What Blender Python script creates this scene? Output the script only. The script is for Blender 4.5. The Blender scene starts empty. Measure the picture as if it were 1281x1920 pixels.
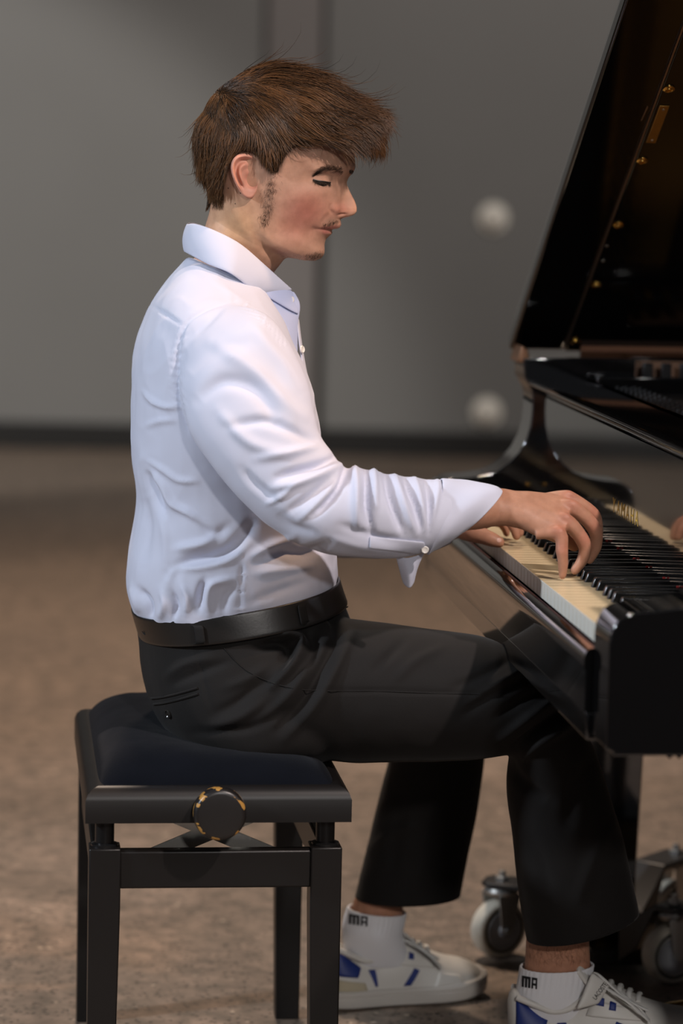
import bpy, bmesh, math, random
import numpy as np
from math import sin, cos, radians, pi, sqrt, atan2
from mathutils import Vector, Matrix, noise as mnoise

# ------------------------------------------------------------------ camera
SC = bpy.context.scene
COL = SC.collection
CAM_POS = (0.0, -3.90, 1.273)
CAM_YAW, CAM_PITCH, CAM_ROLL, CAM_F = radians(6.86), radians(7.06), radians(1.245), 5400.0


class View:
    """pinhole helper: turns a photo pixel plus a known depth into a world point"""
    def __init__(s):
        y, p, r = CAM_YAW, CAM_PITCH, CAM_ROLL
        s.C = np.array(CAM_POS)
        s.F = np.array([sin(y) * cos(p), cos(y) * cos(p), -sin(p)])
        R = np.array([cos(y), -sin(y), 0.0])
        U = np.cross(R, s.F)
        s.R = R * cos(r) + U * sin(r)
        s.U = -R * sin(r) + U * cos(r)

    def ray(s, x, y):
        return s.F + s.R * (x - 640.5) / CAM_F - s.U * (y - 960) / CAM_F

    def Y(s, x, y, Y):
        r = s.ray(x, y)
        return s.C + r * (Y - s.C[1]) / r[1]

    def Z(s, x, y, Z):
        r = s.ray(x, y)
        return s.C + r * (Z - s.C[2]) / r[2]

    def X(s, x, y, X):
        r = s.ray(x, y)
        return s.C + r * (X - s.C[0]) / r[0]

    def plane(s, x, y, o, n):
        r = s.ray(x, y)
        return s.C + r * (np.dot(np.array(o) - s.C, n) / np.dot(r, n))

    def project(s, V):
        v = np.asarray(V) - s.C
        d = v @ s.F
        return 640.5 + CAM_F * (v @ s.R) / d, 960 - CAM_F * (v @ s.U) / d


VW = View()
cam_data = bpy.data.cameras.new('camera')
cam = bpy.data.objects.new('camera', cam_data)
COL.objects.link(cam)
m3 = Matrix((VW.R, VW.U, -VW.F)).transposed()
cam.matrix_world = Matrix.Translation(CAM_POS) @ m3.to_4x4()
cam_data.sensor_fit = 'VERTICAL'
cam_data.sensor_height = 36.0
cam_data.sensor_width = 24.02
cam_data.lens = CAM_F * 36.0 / 1920.0
cam_data.clip_end = 100
cam_data.dof.use_dof = True
cam_data.dof.focus_distance = 3.83
cam_data.dof.aperture_fstop = 2.6
SC.camera = cam

# ------------------------------------------------------------------ world, lights, exposure
wd = bpy.data.worlds.new('hall')
SC.world = wd
wd.use_nodes = True
wd.node_tree.nodes['Background'].inputs[0].default_value = (0.80, 0.82, 0.90, 1)
wd.node_tree.nodes['Background'].inputs[1].default_value = 0.055


def area(name, loc, target, size, power, color, spread=180):
    d = bpy.data.lights.new(name, 'AREA')
    d.shape = 'DISK'
    d.size = size
    d.energy = power
    d.color = color
    d.spread = radians(spread)
    o = bpy.data.objects.new(name, d)
    COL.objects.link(o)
    o.location = loc
    o.rotation_euler = (Vector(target) - Vector(loc)).to_track_quat('-Z', 'Y').to_euler()
    return o


def spot(name, loc, target, power, color, angle, blend=0.3, radius=0.1):
    d = bpy.data.lights.new(name, 'SPOT')
    d.energy = power
    d.color = color
    d.spot_size = radians(angle)
    d.spot_blend = blend
    d.shadow_soft_size = radius
    o = bpy.data.objects.new(name, d)
    COL.objects.link(o)
    o.location = loc
    o.rotation_euler = (Vector(target) - Vector(loc)).to_track_quat('-Z', 'Y').to_euler()
    return o


# cool stage lamp high behind the player's right shoulder, warm lamps over the piano, washers for wall and floor
spot('stage_lamp_cool', (-3.4, -1.1, 2.7), (0.40, -0.1, 0.75), 560, (0.82, 0.90, 1.0), 56, 0.6, 0.18)
spot('stage_lamp_warm', (2.2, -3.0, 3.9), (0.50, -0.1, 0.65), 680, (1.0, 0.85, 0.79), 52, 0.6, 0.08)
spot('stage_lamp_top', (1.7, -0.6, 3.6), (0.45, -0.1, 1.12), 210, (1.0, 0.62, 0.36), 24, 0.6, 0.08)
spot('front_of_house_lamp', (0.9, -6.2, 2.9), (0.7, -0.1, 0.20), 360, (1.0, 0.95, 0.92), 26, 0.5, 0.15)
spot('wall_washer_left', (-4.0, 3.5, 3.4), (-0.7, 8.5, 0.35), 900, (1.0, 0.97, 0.93), 36, 0.35, 0.15)
spot('wall_washer_right', (2.5, 3.6, 4.6), (1.6, 8.2, 0.5), 480, (1.0, 0.93, 0.88), 62, 0.8, 0.3)
spot('floor_washer', (0.3, 3.0, 5.2), (0.3, 2.6, 0.0), 900, (1.0, 0.79, 0.62), 84, 0.9, 0.3)

SC.view_settings.view_transform = 'Standard'
SC.view_settings.look = 'None'
SC.view_settings.gamma = 1
SC.view_settings.use_curve_mapping = False
SC.view_settings.exposure = 0.0

# ------------------------------------------------------------------ helpers: materials
MATS = {}


def mat(name, color, rough=0.5, metal=0.0, spec=0.5, coat=0.0, bump=None, vary=None, sheen=0.0, sss=0.0, coat_rough=0.05):
    """principled material; bump=(scale,strength,distance); vary=(scale, second colour, contrast)"""
    if name in MATS:
        return MATS[name]
    m = bpy.data.materials.new(name)
    m.use_nodes = True
    nt = m.node_tree
    b = nt.nodes['Principled BSDF']
    b.inputs['Base Color'].default_value = (*color, 1)
    b.inputs['Roughness'].default_value = rough
    b.inputs['Metallic'].default_value = metal
    b.inputs['Specular IOR Level'].default_value = spec
    b.inputs['Coat Weight'].default_value = coat
    b.inputs['Coat Roughness'].default_value = coat_rough
    if sheen:
        b.inputs['Sheen Weight'].default_value = sheen
        b.inputs['Sheen Roughness'].default_value = 0.4
    if sss:
        b.inputs['Subsurface Weight'].default_value = sss
        b.inputs['Subsurface Radius'].default_value = (0.012, 0.005, 0.003)
        b.inputs['Subsurface Scale'].default_value = 1.0
    tc = nt.nodes.new('ShaderNodeTexCoord')
    if vary:
        n = nt.nodes.new('ShaderNodeTexNoise')
        n.inputs['Scale'].default_value = vary[0]
        n.inputs['Detail'].default_value = 6
        nt.links.new(tc.outputs['Object'], n.inputs['Vector'])
        r = nt.nodes.new('ShaderNodeValToRGB')
        c = vary[2]
        r.color_ramp.elements[0].position = 0.5 - 0.5 * c
        r.color_ramp.elements[1].position = 0.5 + 0.5 * c
        r.color_ramp.elements[0].color = (*color, 1)
        r.color_ramp.elements[1].color = (*vary[1], 1)
        nt.links.new(n.outputs['Fac'], r.inputs['Fac'])
        nt.links.new(r.outputs['Color'], b.inputs['Base Color'])
    if bump:
        n = nt.nodes.new('ShaderNodeTexNoise')
        n.inputs['Scale'].default_value = bump[0]
        n.inputs['Detail'].default_value = 4
        nt.links.new(tc.outputs['Object'], n.inputs['Vector'])
        bp = nt.nodes.new('ShaderNodeBump')
        bp.inputs['Strength'].default_value = bump[1]
        bp.inputs['Distance'].default_value = bump[2]
        nt.links.new(n.outputs['Fac'], bp.inputs['Height'])
        nt.links.new(bp.outputs['Normal'], b.inputs['Normal'])
    MATS[name] = m
    return m


# ------------------------------------------------------------------ helpers: meshes
class MB:
    """collects polygons; build() links them as one mesh object"""
    def __init__(s):
        s.v = []
        s.f = []
        s.n = 0

    def add(s, verts, faces):
        verts = np.asarray(verts, float).reshape(-1, 3)
        s.v.append(verts)
        k = s.n
        s.f += [tuple(i + k for i in f) for f in faces]
        s.n += len(verts)
        return s

    def box(s, lo, hi, taper=None):
        (x0, y0, z0), (x1, y1, z1) = lo, hi
        v = [(x0, y0, z0), (x1, y0, z0), (x1, y1, z0), (x0, y1, z0), (x0, y0, z1), (x1, y0, z1), (x1, y1, z1), (x0, y1, z1)]
        return s.add(v, [(0, 3, 2, 1), (4, 5, 6, 7), (0, 1, 5, 4), (1, 2, 6, 5), (2, 3, 7, 6), (3, 0, 4, 7)])

    def hexa(s, v8):
        return s.add(v8, [(0, 3, 2, 1), (4, 5, 6, 7), (0, 1, 5, 4), (1, 2, 6, 5), (2, 3, 7, 6), (3, 0, 4, 7)])

    def rings(s, R, cap=True, closed=False):
        """loft of rings, R is a list of (n,3)"""
        R = [np.asarray(r) for r in R]
        n = len(R[0])
        V = np.concatenate(R)
        F = []
        m = len(R)
        for i in range(m if closed else m - 1):
            a, b = i * n, ((i + 1) % m) * n
            for j in range(n):
                k = (j + 1) % n
                F.append((a + j, a + k, b + k, b + j))
        if cap and not closed:
            F.append(tuple(range(n))[::-1])
            F.append(tuple((m - 1) * n + j for j in range(n)))
        return s.add(V, F)

    def grid(s, G):
        """open surface from a (rows, cols, 3) grid"""
        G = np.asarray(G)
        a, b = G.shape[:2]
        F = [(i * b + j, i * b + j + 1, (i + 1) * b + j + 1, (i + 1) * b + j) for i in range(a - 1) for j in range(b - 1)]
        return s.add(G.reshape(-1, 3), F)

    def tube(s, pts, r, n=8, cap=True, flat=None):
        pts = np.asarray(pts, float)
        m = len(pts)
        r = np.broadcast_to(np.asarray(r, float), (m,))
        T = np.gradient(pts, axis=0)
        T /= np.linalg.norm(T, axis=1)[:, None] + 1e-12
        up = np.array([0, 0, 1.0]) if abs(T[0][2]) < 0.9 else np.array([1.0, 0, 0])
        R = []
        for i in range(m):
            a = np.cross(T[i], up)
            a /= np.linalg.norm(a) + 1e-12
            b = np.cross(a, T[i])
            up = b
            ph = np.arange(n) * 2 * pi / n
            fl = 1.0 if flat is None else flat
            R.append(pts[i] + r[i] * (np.cos(ph)[:, None] * a + fl * np.sin(ph)[:, None] * b))
        return s.rings(R, cap)

    def lathe(s, prof, o, axis, n=32):
        """prof: list of (radius, distance along axis)"""
        axis = np.asarray(axis, float)
        axis /= np.linalg.norm(axis)
        u = np.cross(axis, (0, 0, 1.0) if abs(axis[2]) < 0.9 else (1.0, 0, 0))
        u /= np.linalg.norm(u)
        w = np.cross(axis, u)
        ph = np.arange(n) * 2 * pi / n
        R = [np.asarray(o) + axis * h + max(r, 1e-5) * (np.cos(ph)[:, None] * u + np.sin(ph)[:, None] * w) for r, h in prof]
        return s.rings(R, True)

    def prism(s, poly, axis, lo, hi):
        """extrude polygon (2-D in the two other axes) along axis index"""
        o = [i for i in range(3) if i != axis]
        R = []
        for h in (lo, hi):
            P = np.zeros((len(poly), 3))
            P[:, o] = np.asarray(poly)
            P[:, axis] = h
            R.append(P)
        return s.rings(R, True)

    def build(s, name, m, parent=None, smooth=True, bevel=0.0, seg=2, sub=0, loc=None, angle=40):
        V = np.concatenate(s.v)
        return mesh_obj(name, V, s.f, m, parent, smooth, bevel, seg, sub, loc, angle)


ORG = {}


def mesh_obj(name, V, F, m, parent=None, smooth=True, bevel=0.0, seg=2, sub=0, loc=None, angle=40):
    org = np.array(ORG[parent.name]) if parent is not None else (np.array(loc) if loc is not None else np.zeros(3))
    me = bpy.data.meshes.new(name)
    V = np.asarray(V, float) - org
    me.from_pydata(V.tolist(), [], [tuple(int(i) for i in f) for f in F])
    bm = bmesh.new()
    bm.from_mesh(me)
    bmesh.ops.recalc_face_normals(bm, faces=bm.faces)
    bm.to_mesh(me)
    bm.free()
    o = bpy.data.objects.new(name, me)
    COL.objects.link(o)
    if m is not None:
        for mm in (m if isinstance(m, (list, tuple)) else [m]):
            me.materials.append(mm)
    if parent is not None:
        o.parent = parent
    elif loc is not None:
        o.location = loc
    ORG[o.name] = tuple(org)
    if smooth:
        me.shade_smooth()
        if angle < 180:
            me.set_sharp_from_angle(angle=radians(angle))
    if bevel > 0:
        b = o.modifiers.new('bevel', 'BEVEL')
        b.width = bevel
        b.segments = seg
        b.limit_method = 'ANGLE'
        b.angle_limit = radians(35)
        b.harden_normals = False
    if sub:
        q = o.modifiers.new('sub', 'SUBSURF')
        q.levels = sub
        q.render_levels = sub
    return o


def thing(name, label, cat, loc, group=None):
    o = bpy.data.objects.new(name, None)
    COL.objects.link(o)
    o.location = loc
    o.empty_display_size = 0.05
    ORG[o.name] = tuple(loc)
    return tag(o, label, cat, group)


def tag(o, label, cat, group=None):
    o['label'] = label
    o['category'] = cat
    if group:
        o['group'] = group
    return o


def struct(o, label=None, cat=None):
    o['kind'] = 'structure'
    if label:
        o['label'] = label
        o['category'] = cat
    return o


def cr(pts, n):
    """Catmull-Rom resample of a polyline (rows may have any width) to n samples, uniform in parameter"""
    P = np.asarray(pts, float)
    m = len(P)
    t = np.linspace(0, m - 1, n)
    i = np.clip(t.astype(int), 0, m - 2)
    u = (t - i)[:, None]
    p0 = P[np.clip(i - 1, 0, m - 1)]
    p1 = P[i]
    p2 = P[i + 1]
    p3 = P[np.clip(i + 2, 0, m - 1)]
    return 0.5 * ((2 * p1) + (-p0 + p2) * u + (2 * p0 - 5 * p1 + 4 * p2 - p3) * u ** 2 + (-p0 + 3 * p1 - 3 * p2 + p3) * u ** 3)


def copy_obj(o, parent=None, loc=None):
    c = o.copy()
    COL.objects.link(c)
    if parent is not None:
        c.parent = parent
    if loc is not None:
        c.location = loc
    return c


def voxel_union(parts, voxel, smooth=4, fac=0.5):
    """parts: list of MB; union by voxel remesh, returns (V, F)"""
    me = bpy.data.meshes.new('tmp')
    V = []
    F = []
    k = 0
    for p in parts:
        v = np.concatenate(p.v)
        V.append(v)
        F += [tuple(int(i) + k for i in f) for f in p.f]
        k += len(v)
    me.from_pydata(np.concatenate(V).tolist(), [], F)
    bm = bmesh.new()
    bm.from_mesh(me)
    bmesh.ops.recalc_face_normals(bm, faces=bm.faces)
    bm.to_mesh(me)
    bm.free()
    o = bpy.data.objects.new('tmp', me)
    COL.objects.link(o)
    r = o.modifiers.new('r', 'REMESH')
    r.mode = 'VOXEL'
    r.voxel_size = voxel
    r.adaptivity = 0
    if smooth:
        q = o.modifiers.new('s', 'SMOOTH')
        q.factor = fac
        q.iterations = smooth
    dg = bpy.context.evaluated_depsgraph_get()
    ev = o.evaluated_get(dg)
    m2 = ev.to_mesh()
    n = len(m2.vertices)
    co = np.empty(n * 3)
    m2.vertices.foreach_get('co', co)
    FF = [tuple(p.vertices) for p in m2.polygons]
    ev.to_mesh_clear()
    bpy.data.objects.remove(o)
    bpy.data.meshes.remove(me)
    return co.reshape(-1, 3), FF


def normals_of(V, F):
    """area weighted vertex normals for quads/tris"""
    N = np.zeros_like(V)
    Q = np.array([f if len(f) == 4 else (f[0], f[1], f[2], f[2]) for f in F])
    n = np.cross(V[Q[:, 2]] - V[Q[:, 0]], V[Q[:, 3]] - V[Q[:, 1]])
    for k in range(4):
        np.add.at(N, Q[:, k], n)
    return N / (np.linalg.norm(N, axis=1)[:, None] + 1e-12)


def seg_dist(P, pts):
    """distance of 2-D points P to polyline pts and parameter 0..1 along it"""
    pts = np.asarray(pts, float)
    best = np.full(len(P), 1e9)
    par = np.zeros(len(P))
    L = np.concatenate([[0], np.cumsum(np.linalg.norm(np.diff(pts, axis=0), axis=1))])
    for i in range(len(pts) - 1):
        a, b = pts[i], pts[i + 1]
        d = b - a
        t = np.clip(((P - a) @ d) / (d @ d + 1e-9), 0, 1)
        q = a + t[:, None] * d
        ds = np.linalg.norm(P - q, axis=1)
        w = ds < best
        best[w] = ds[w]
        par[w] = (L[i] + t[w] * np.linalg.norm(d)) / L[-1]
    return best, par


def stroke_field(P, strokes):
    """sum of ridge strokes (polyline, width, height): each tapers at its ends"""
    out = np.zeros(len(P))
    for pts, w, h in strokes:
        pts = cr(pts, max(8, 6 * len(pts)))
        lo = pts.min(0) - 3 * w
        hi = pts.max(0) + 3 * w
        k = np.where(((P > lo) & (P < hi)).all(1))[0]
        if len(k) == 0:
            continue
        d, t = seg_dist(P[k], pts)
        out[k] += h * np.exp(-(d / w) ** 2) * np.sqrt(np.clip(np.sin(pi * np.clip(t, 0.02, 0.98)), 0, 1))
    return out


def smoothstep(a, b, x):
    t = np.clip((x - a) / (b - a), 0, 1)
    return t * t * (3 - 2 * t)

# ------------------------------------------------------------------ the hall
def floor_material():
    m = bpy.data.materials.new('ground concrete')
    m.use_nodes = True
    nt = m.node_tree
    b = nt.nodes['Principled BSDF']
    tc = nt.nodes.new('ShaderNodeTexCoord')

    def noise(scale, detail=6, rough=0.6):
        n = nt.nodes.new('ShaderNodeTexNoise')
        n.inputs['Scale'].default_value = scale
        n.inputs['Detail'].default_value = detail
        n.inputs['Roughness'].default_value = rough
        nt.links.new(tc.outputs['Object'], n.inputs['Vector'])
        return n

    def ramp(src, p0, c0, p1, c1):
        r = nt.nodes.new('ShaderNodeValToRGB')
        r.color_ramp.elements[0].position = p0
        r.color_ramp.elements[1].position = p1
        r.color_ramp.elements[0].color = (*c0, 1)
        r.color_ramp.elements[1].color = (*c1, 1)
        nt.links.new(src, r.inputs['Fac'])
        return r

    def mix(kind, fac, a, c):
        x = nt.nodes.new('ShaderNodeMixRGB')
        x.blend_type = kind
        x.inputs[0].default_value = fac
        nt.links.new(a, x.inputs[1])
        nt.links.new(c, x.inputs[2])
        return x
    big = ramp(noise(1.6).outputs['Fac'], 0.3, (0.20, 0.155, 0.125), 0.7, (0.27, 0.205, 0.16))
    mid = ramp(noise(22).outputs['Fac'], 0.35, (0.58, 0.59, 0.56), 0.68, (1.20, 1.14, 1.08))
    x1 = mix('MULTIPLY', 1.0, big.outputs['Color'], mid.outputs['Color'])
    # dark pits
    vo = nt.nodes.new('ShaderNodeTexVoronoi')
    vo.inputs['Scale'].default_value = 85
    nt.links.new(tc.outputs['Object'], vo.inputs['Vector'])
    gate = ramp(noise(60, 2).outputs['Fac'], 0.52, (0, 0, 0), 0.60, (1, 1, 1))
    pit = ramp(vo.outputs['Distance'], 0.16, (0.12, 0.13, 0.12), 0.34, (1, 1, 1))
    inv = mix('LIGHTEN', 1.0, pit.outputs['Color'], gate.outputs['Color'])
    x2 = mix('MULTIPLY', 1.0, x1.outputs['Color'], inv.outputs['Color'])
    # pale stones
    vo2 = nt.nodes.new('ShaderNodeTexVoronoi')
    vo2.inputs['Scale'].default_value = 38
    nt.links.new(tc.outputs['Object'], vo2.inputs['Vector'])
    st = ramp(vo2.outputs['Distance'], 0.12, (0.34, 0.27, 0.20), 0.24, (0, 0, 0))
    g2 = ramp(noise(31, 2).outputs['Fac'], 0.55, (0, 0, 0), 0.62, (1, 1, 1))
    st2 = mix('MULTIPLY', 1.0, st.outputs['Color'], g2.outputs['Color'])
    x3 = mix('ADD', 0.9, x2.outputs['Color'], st2.outputs['Color'])
    nt.links.new(x3.outputs['Color'], b.inputs['Base Color'])
    b.inputs['Roughness'].default_value = 0.52
    b.inputs['Specular IOR Level'].default_value = 0.45
    bp = nt.nodes.new('ShaderNodeBump')
    bp.inputs['Strength'].default_value = 0.35
    bp.inputs['Distance'].default_value = 0.004
    nt.links.new(inv.outputs['Color'], bp.inputs['Height'])
    nt.links.new(bp.outputs['Normal'], b.inputs['Normal'])
    return m


WALL_A = -radians(7.8)
W_O = np.array([0.0, 8.48, 0.0])
W_U = np.array([cos(WALL_A), sin(WALL_A), 0])      # along the wall, to the right
W_N = np.array([sin(WALL_A), -cos(WALL_A), 0])     # towards the camera


def on_wall(px, py):
    P = VW.plane(px, py, W_O, W_N)
    return float((P - W_O) @ W_U), float(P[2])


def wall_box(mb, u0, u1, d0, d1, z0, z1):
    v = []
    for z in (z0, z1):
        for u, d in ((u0, d0), (u1, d0), (u1, d1), (u0, d1)):
            v.append(W_O + W_U * u + W_N * d + np.array([0, 0, z]))
    return mb.hexa(v)


fl = MB().box((-9, -8, -0.05), (10, 11, 0)).build('floor', floor_material(), smooth=False)
struct(fl, 'worn brown grey concrete floor with dark pits', 'floor')

grey_wall = mat('grey wall paint', (0.20, 0.195, 0.185), 0.75, vary=(0.9, (0.225, 0.22, 0.21), 0.5), bump=(60, 0.15, 0.002))
grey_pier = mat('warm grey wall paint', (0.22, 0.20, 0.19), 0.7, bump=(60, 0.15, 0.002))
wb = MB()
wall_box(wb, -9, 10, -0.3, -0.035, 0, 5.2)
wall = struct(wb.build('wall_back', mat('wall joint', (0.05, 0.045, 0.042), 0.8), smooth=False), 'tall grey panelled back wall, out of focus', 'wall')
u_a = on_wall(497, 300)[0]
u_b = on_wall(600, 300)[0]
edges = [u_a - 2.46, u_a]
for u0, u1 in ((u_a - 7.4, u_a - 4.95), (u_a - 4.93, u_a - 2.48), (u_a - 2.46, u_a)):
    wall_box(q := MB(), u0, u1, -0.035, 0.0, 0.11, 5.2)
    q.build('wall_panel', grey_wall, wall, smooth=False, bevel=0.004)
for u0, u1 in ((u_b + 0.02, u_b + 2.6), (u_b + 2.62, u_b + 5.2), (u_b + 5.22, u_b + 7.8)):
    wall_box(q := MB(), u0, u1, -0.035, 0.0, 0.11, 5.2)
    q.build('wall_panel', grey_wall, wall, smooth=False, bevel=0.004)
wall_box(q := MB(), u_a, u_b, -0.035, 0.05, 0.11, 5.2)
q.build('wall_pier', grey_pier, wall, smooth=False, bevel=0.012)
wall_box(q := MB(), -9, 10, -0.03, 0.03, 0.0, 0.11)
struct(q.build('baseboard_back', mat('black skirting', (0.012, 0.011, 0.010), 0.6), smooth=False, bevel=0.004), 'black skirting along the grey wall', 'baseboard')

cap_mat = mat('pale ceramic', (0.95, 0.90, 0.80), 0.35)
for px, py, lab in ((925, 409, 'round pale cap on the grey wall, the upper one'), (913, 773, 'round pale cap on the grey wall, the lower one near the piano arm')):
    u, z = on_wall(px, py)
    o = W_O + W_U * u + np.array([0, 0, z])
    t = thing('wall_cap', lab, 'wall cap', tuple(o), 'round caps on the grey wall')
    MB().lathe([(0.0, 0.0), (0.062, 0.0), (0.062, 0.008), (0.056, 0.014), (0.0, 0.014)], o, W_N, 32).build('backplate', cap_mat, t)
    MB().lathe([(0.0, 0.014), (0.040, 0.014), (0.038, 0.030), (0.030, 0.040), (0.014, 0.045), (0.0, 0.046)], o, W_N, 32).build('dome', cap_mat, t)

# ------------------------------------------------------------------ piano bench
blk_wood = mat('black satin wood', (0.007, 0.006, 0.0056), 0.40, spec=0.32, coat=0.06, coat_rough=0.35, bump=(180, 0.05, 0.0006))
steel = mat('brushed steel', (0.55, 0.53, 0.49), 0.36, metal=1.0)
dark_steel = mat('black steel', (0.02, 0.02, 0.021), 0.30, metal=0.6)
velvet = mat('navy velvet', (0.0022, 0.0030, 0.0054), 0.95, spec=0.10, sheen=0.03, bump=(420, 0.35, 0.0012), vary=(14, (0.0038, 0.0050, 0.0085), 0.6))

BX0, BX1, BY0, BY1 = 0.114, 0.458, -0.275, 0.273
bench = thing('piano_bench', 'black adjustable piano bench with dark navy velvet cushion under the seated person', 'bench', ((BX0 + BX1) / 2, 0, 0))


def rail(name, lo, hi, parent, m=blk_wood, bevel=0.003):
    return MB().box(lo, hi).build(name, m, parent, bevel=bevel, seg=3)


# seat frame: four mitred rails with a rounded upper edge
def seat_rail(p0, p1, inward):
    """profile swept from corner p0 to p1; profile coordinate d runs inward"""
    prof = [(0, 0.416), (0, 0.445), (0.003, 0.453), (0.009, 0.459), (0.017, 0.462), (0.024, 0.461), (0.030, 0.456), (0.030, 0.416)]
    p0 = np.array(p0)
    p1 = np.array(p1)
    d = (p1 - p0) / np.linalg.norm(p1 - p0)
    R = []
    for p, sgn in ((p0, 1), (p1, -1)):
        R.append([(*(p + np.array(inward) * a + d * sgn * a), z) for a, z in prof])
    return MB().rings(R)


for a, b_, n in (((BX0, BY0), (BX1, BY0), (0, 1)), ((BX1, BY0), (BX1, BY1), (-1, 0)), ((BX1, BY1), (BX0, BY1), (0, -1)), ((BX0, BY1), (BX0, BY0), (1, 0))):
    seat_rail(a, b_, n).build('seat_rail', blk_wood, bench, angle=60)
MB().box((BX0 + 0.02, BY0 + 0.02, 0.425), (BX1 - 0.02, BY1 - 0.02, 0.445)).build('seat_board', blk_wood, bench)

# cushion, domed and pressed down where the person sits
cx0, cx1, cy0, cy1 = BX0 + 0.016, BX1 - 0.016, BY0 + 0.018, BY1 - 0.016
nu, nv = 60, 84
G = np.zeros((nv, nu, 3))
for j in range(nv):
    for i in range(nu):
        u = -1 + 2 * i / (nu - 1)
        v = -1 + 2 * j / (nv - 1)
        u = u * (1.5 - 0.5 * u * u)
        v = v * (1.5 - 0.5 * v * v)
        x = (cx0 + cx1) / 2 + u * (cx1 - cx0) / 2
        y = (cy0 + cy1) / 2 + v * (cy1 - cy0) / 2
        h = (1 - abs(u) ** 5.0) ** 0.55 * (1 - abs(v) ** 8.0) ** 0.55
        press = 0.034 * math.exp(-((x - 0.37) / 0.13) ** 2 - (y / 0.20) ** 2)
        wr = 0.0016 * mnoise.noise(Vector((x * 22, y * 9, 3.1))) + 0.0008 * mnoise.noise(Vector((x * 50, y * 30, 1.1)))
        z = 0.449 + h * (0.056 - press + wr)
        G[j, i] = (x, y, z)
MB().grid(G).build('cushion', velvet, bench, angle=180)

# wheel shaped height knob with worn edge
def knob_material():
    m = mat('worn black knob', (0.010, 0.0085, 0.008), 0.38, coat=0.2, coat_rough=0.3)
    nt = m.node_tree
    b = nt.nodes['Principled BSDF']
    tc = nt.nodes.new('ShaderNodeTexCoord')
    n = nt.nodes.new('ShaderNodeTexNoise')
    n.inputs['Scale'].default_value = 75
    n.inputs['Detail'].default_value = 2
    nt.links.new(tc.outputs['Object'], n.inputs['Vector'])
    at = nt.nodes.new('ShaderNodeAttribute')
    at.attribute_name = 'wear'
    mu = nt.nodes.new('ShaderNodeMath')
    mu.operation = 'MULTIPLY'
    nt.links.new(n.outputs['Fac'], mu.inputs[0])
    nt.links.new(at.outputs['Fac'], mu.inputs[1])
    r = nt.nodes.new('ShaderNodeValToRGB')
    r.color_ramp.interpolation = 'CONSTANT'
    r.color_ramp.elements[0].color = (0.010, 0.0085, 0.008, 1)
    r.color_ramp.elements[1].position = 0.525
    r.color_ramp.elements[1].color = (0.42, 0.22, 0.05, 1)
    nt.links.new(mu.outputs[0], r.inputs['Fac'])
    nt.links.new(r.outputs['Color'], b.inputs['Base Color'])
    return m


kn_o = np.array([0.285, -0.275, 0.433])
prof = [(0.0, 0.0), (0.013, 0.0), (0.013, 0.006), (0.031, 0.006), (0.0333, 0.009), (0.034, 0.013), (0.034, 0.024), (0.0333, 0.0275), (0.0318, 0.0300), (0.0295, 0.0312), (0.027, 0.0316), (0.010, 0.0320), (0.0, 0.0320)]
kn = MB().lathe(prof, kn_o, (0, -1, 0), 72).build('height_knob', knob_material(), bench, angle=50)
wear = kn.data.attributes.new('wear', 'FLOAT', 'POINT')
vals = []
for i in range(len(prof)):
    for j in range(72):
        vals.append(1.0 if 4 <= i <= 9 else 0.0)
wear.data.foreach_set('value', vals)

# legs with slight taper, rails, sliding posts and scissor lift
LX0, LX1, LY0, LY1, LW = 0.120, 0.449, -0.257, 0.257, 0.041
for ix, x0 in enumerate((LX0, LX1 - LW)):
    for iy, y0 in enumerate((LY0, LY1 - LW)):
        tx = 0.006
        ax0, ax1 = (x0, x0 + LW - tx) if ix == 0 else (x0 + tx, x0 + LW)
        ay0, ay1 = (y0, y0 + LW - tx) if iy == 0 else (y0 + tx, y0 + LW)
        v = [(ax0, ay0, 0), (ax1, ay0, 0), (ax1, ay1, 0), (ax0, ay1, 0)]
        mid = [(x0, y0, 0.30), (x0 + LW, y0, 0.30), (x0 + LW, y0 + LW, 0.30), (x0, y0 + LW, 0.30)]
        top = [(p[0], p[1], 0.378) for p in mid]
        MB().rings([v, mid, top]).build('leg', blk_wood, bench, bevel=0.002, angle=20)
        cx, cy = x0 + LW / 2, y0 + LW / 2
        MB().lathe([(0.0, 0.378), (0.018, 0.378), (0.018, 0.381), (0.012, 0.383), (0.0, 0.383)], (cx, cy, 0), (0, 0, 1), 20).build('leg_cap', dark_steel, bench)
        MB().lathe([(0.0, 0.33), (0.0125, 0.33), (0.0125, 0.43), (0.0, 0.43)], (cx, cy, 0), (0, 0, 1), 20).build('sliding_post', dark_steel, bench)
for y0 in (LY0 + 0.004, LY1 - 0.026):
    rail('lower_rail', (LX0 + LW - 0.002, y0, 0.324), (LX1 - LW + 0.002, y0 + 0.022, 0.374), bench)
for x0 in (LX0 + 0.004, LX1 - 0.026):
    rail('lower_rail', (x0, LY0 + LW - 0.002, 0.324), (x0 + 0.022, LY1 - LW + 0.002, 0.374), bench)
for y0 in (-0.200, 0.190):
    for s in (-1, 1):
        c = 0.285
        d = 0.0015
        w = 0.011
        a = np.array([c - s * 0.085, y0 + s * d, 0.352])
        b_ = np.array([c + s * 0.085, y0 + s * d, 0.424])
        t = (b_ - a) / np.linalg.norm(b_ - a)
        n = np.array([-t[2], 0, t[0]]) * w
        th = np.array([0, 0.0012, 0])
        MB().hexa([a - n - th, b_ - n - th, b_ - n + th, a - n + th, a + n - th, b_ + n - th, b_ + n + th, a + n + th]).build('scissor_arm', steel, bench)
    MB().tube([(0.285, y0 - 0.006, 0.388), (0.285, y0 + 0.006, 0.388)], 0.006, 14).build('pivot_bolt', steel, bench)
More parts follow.
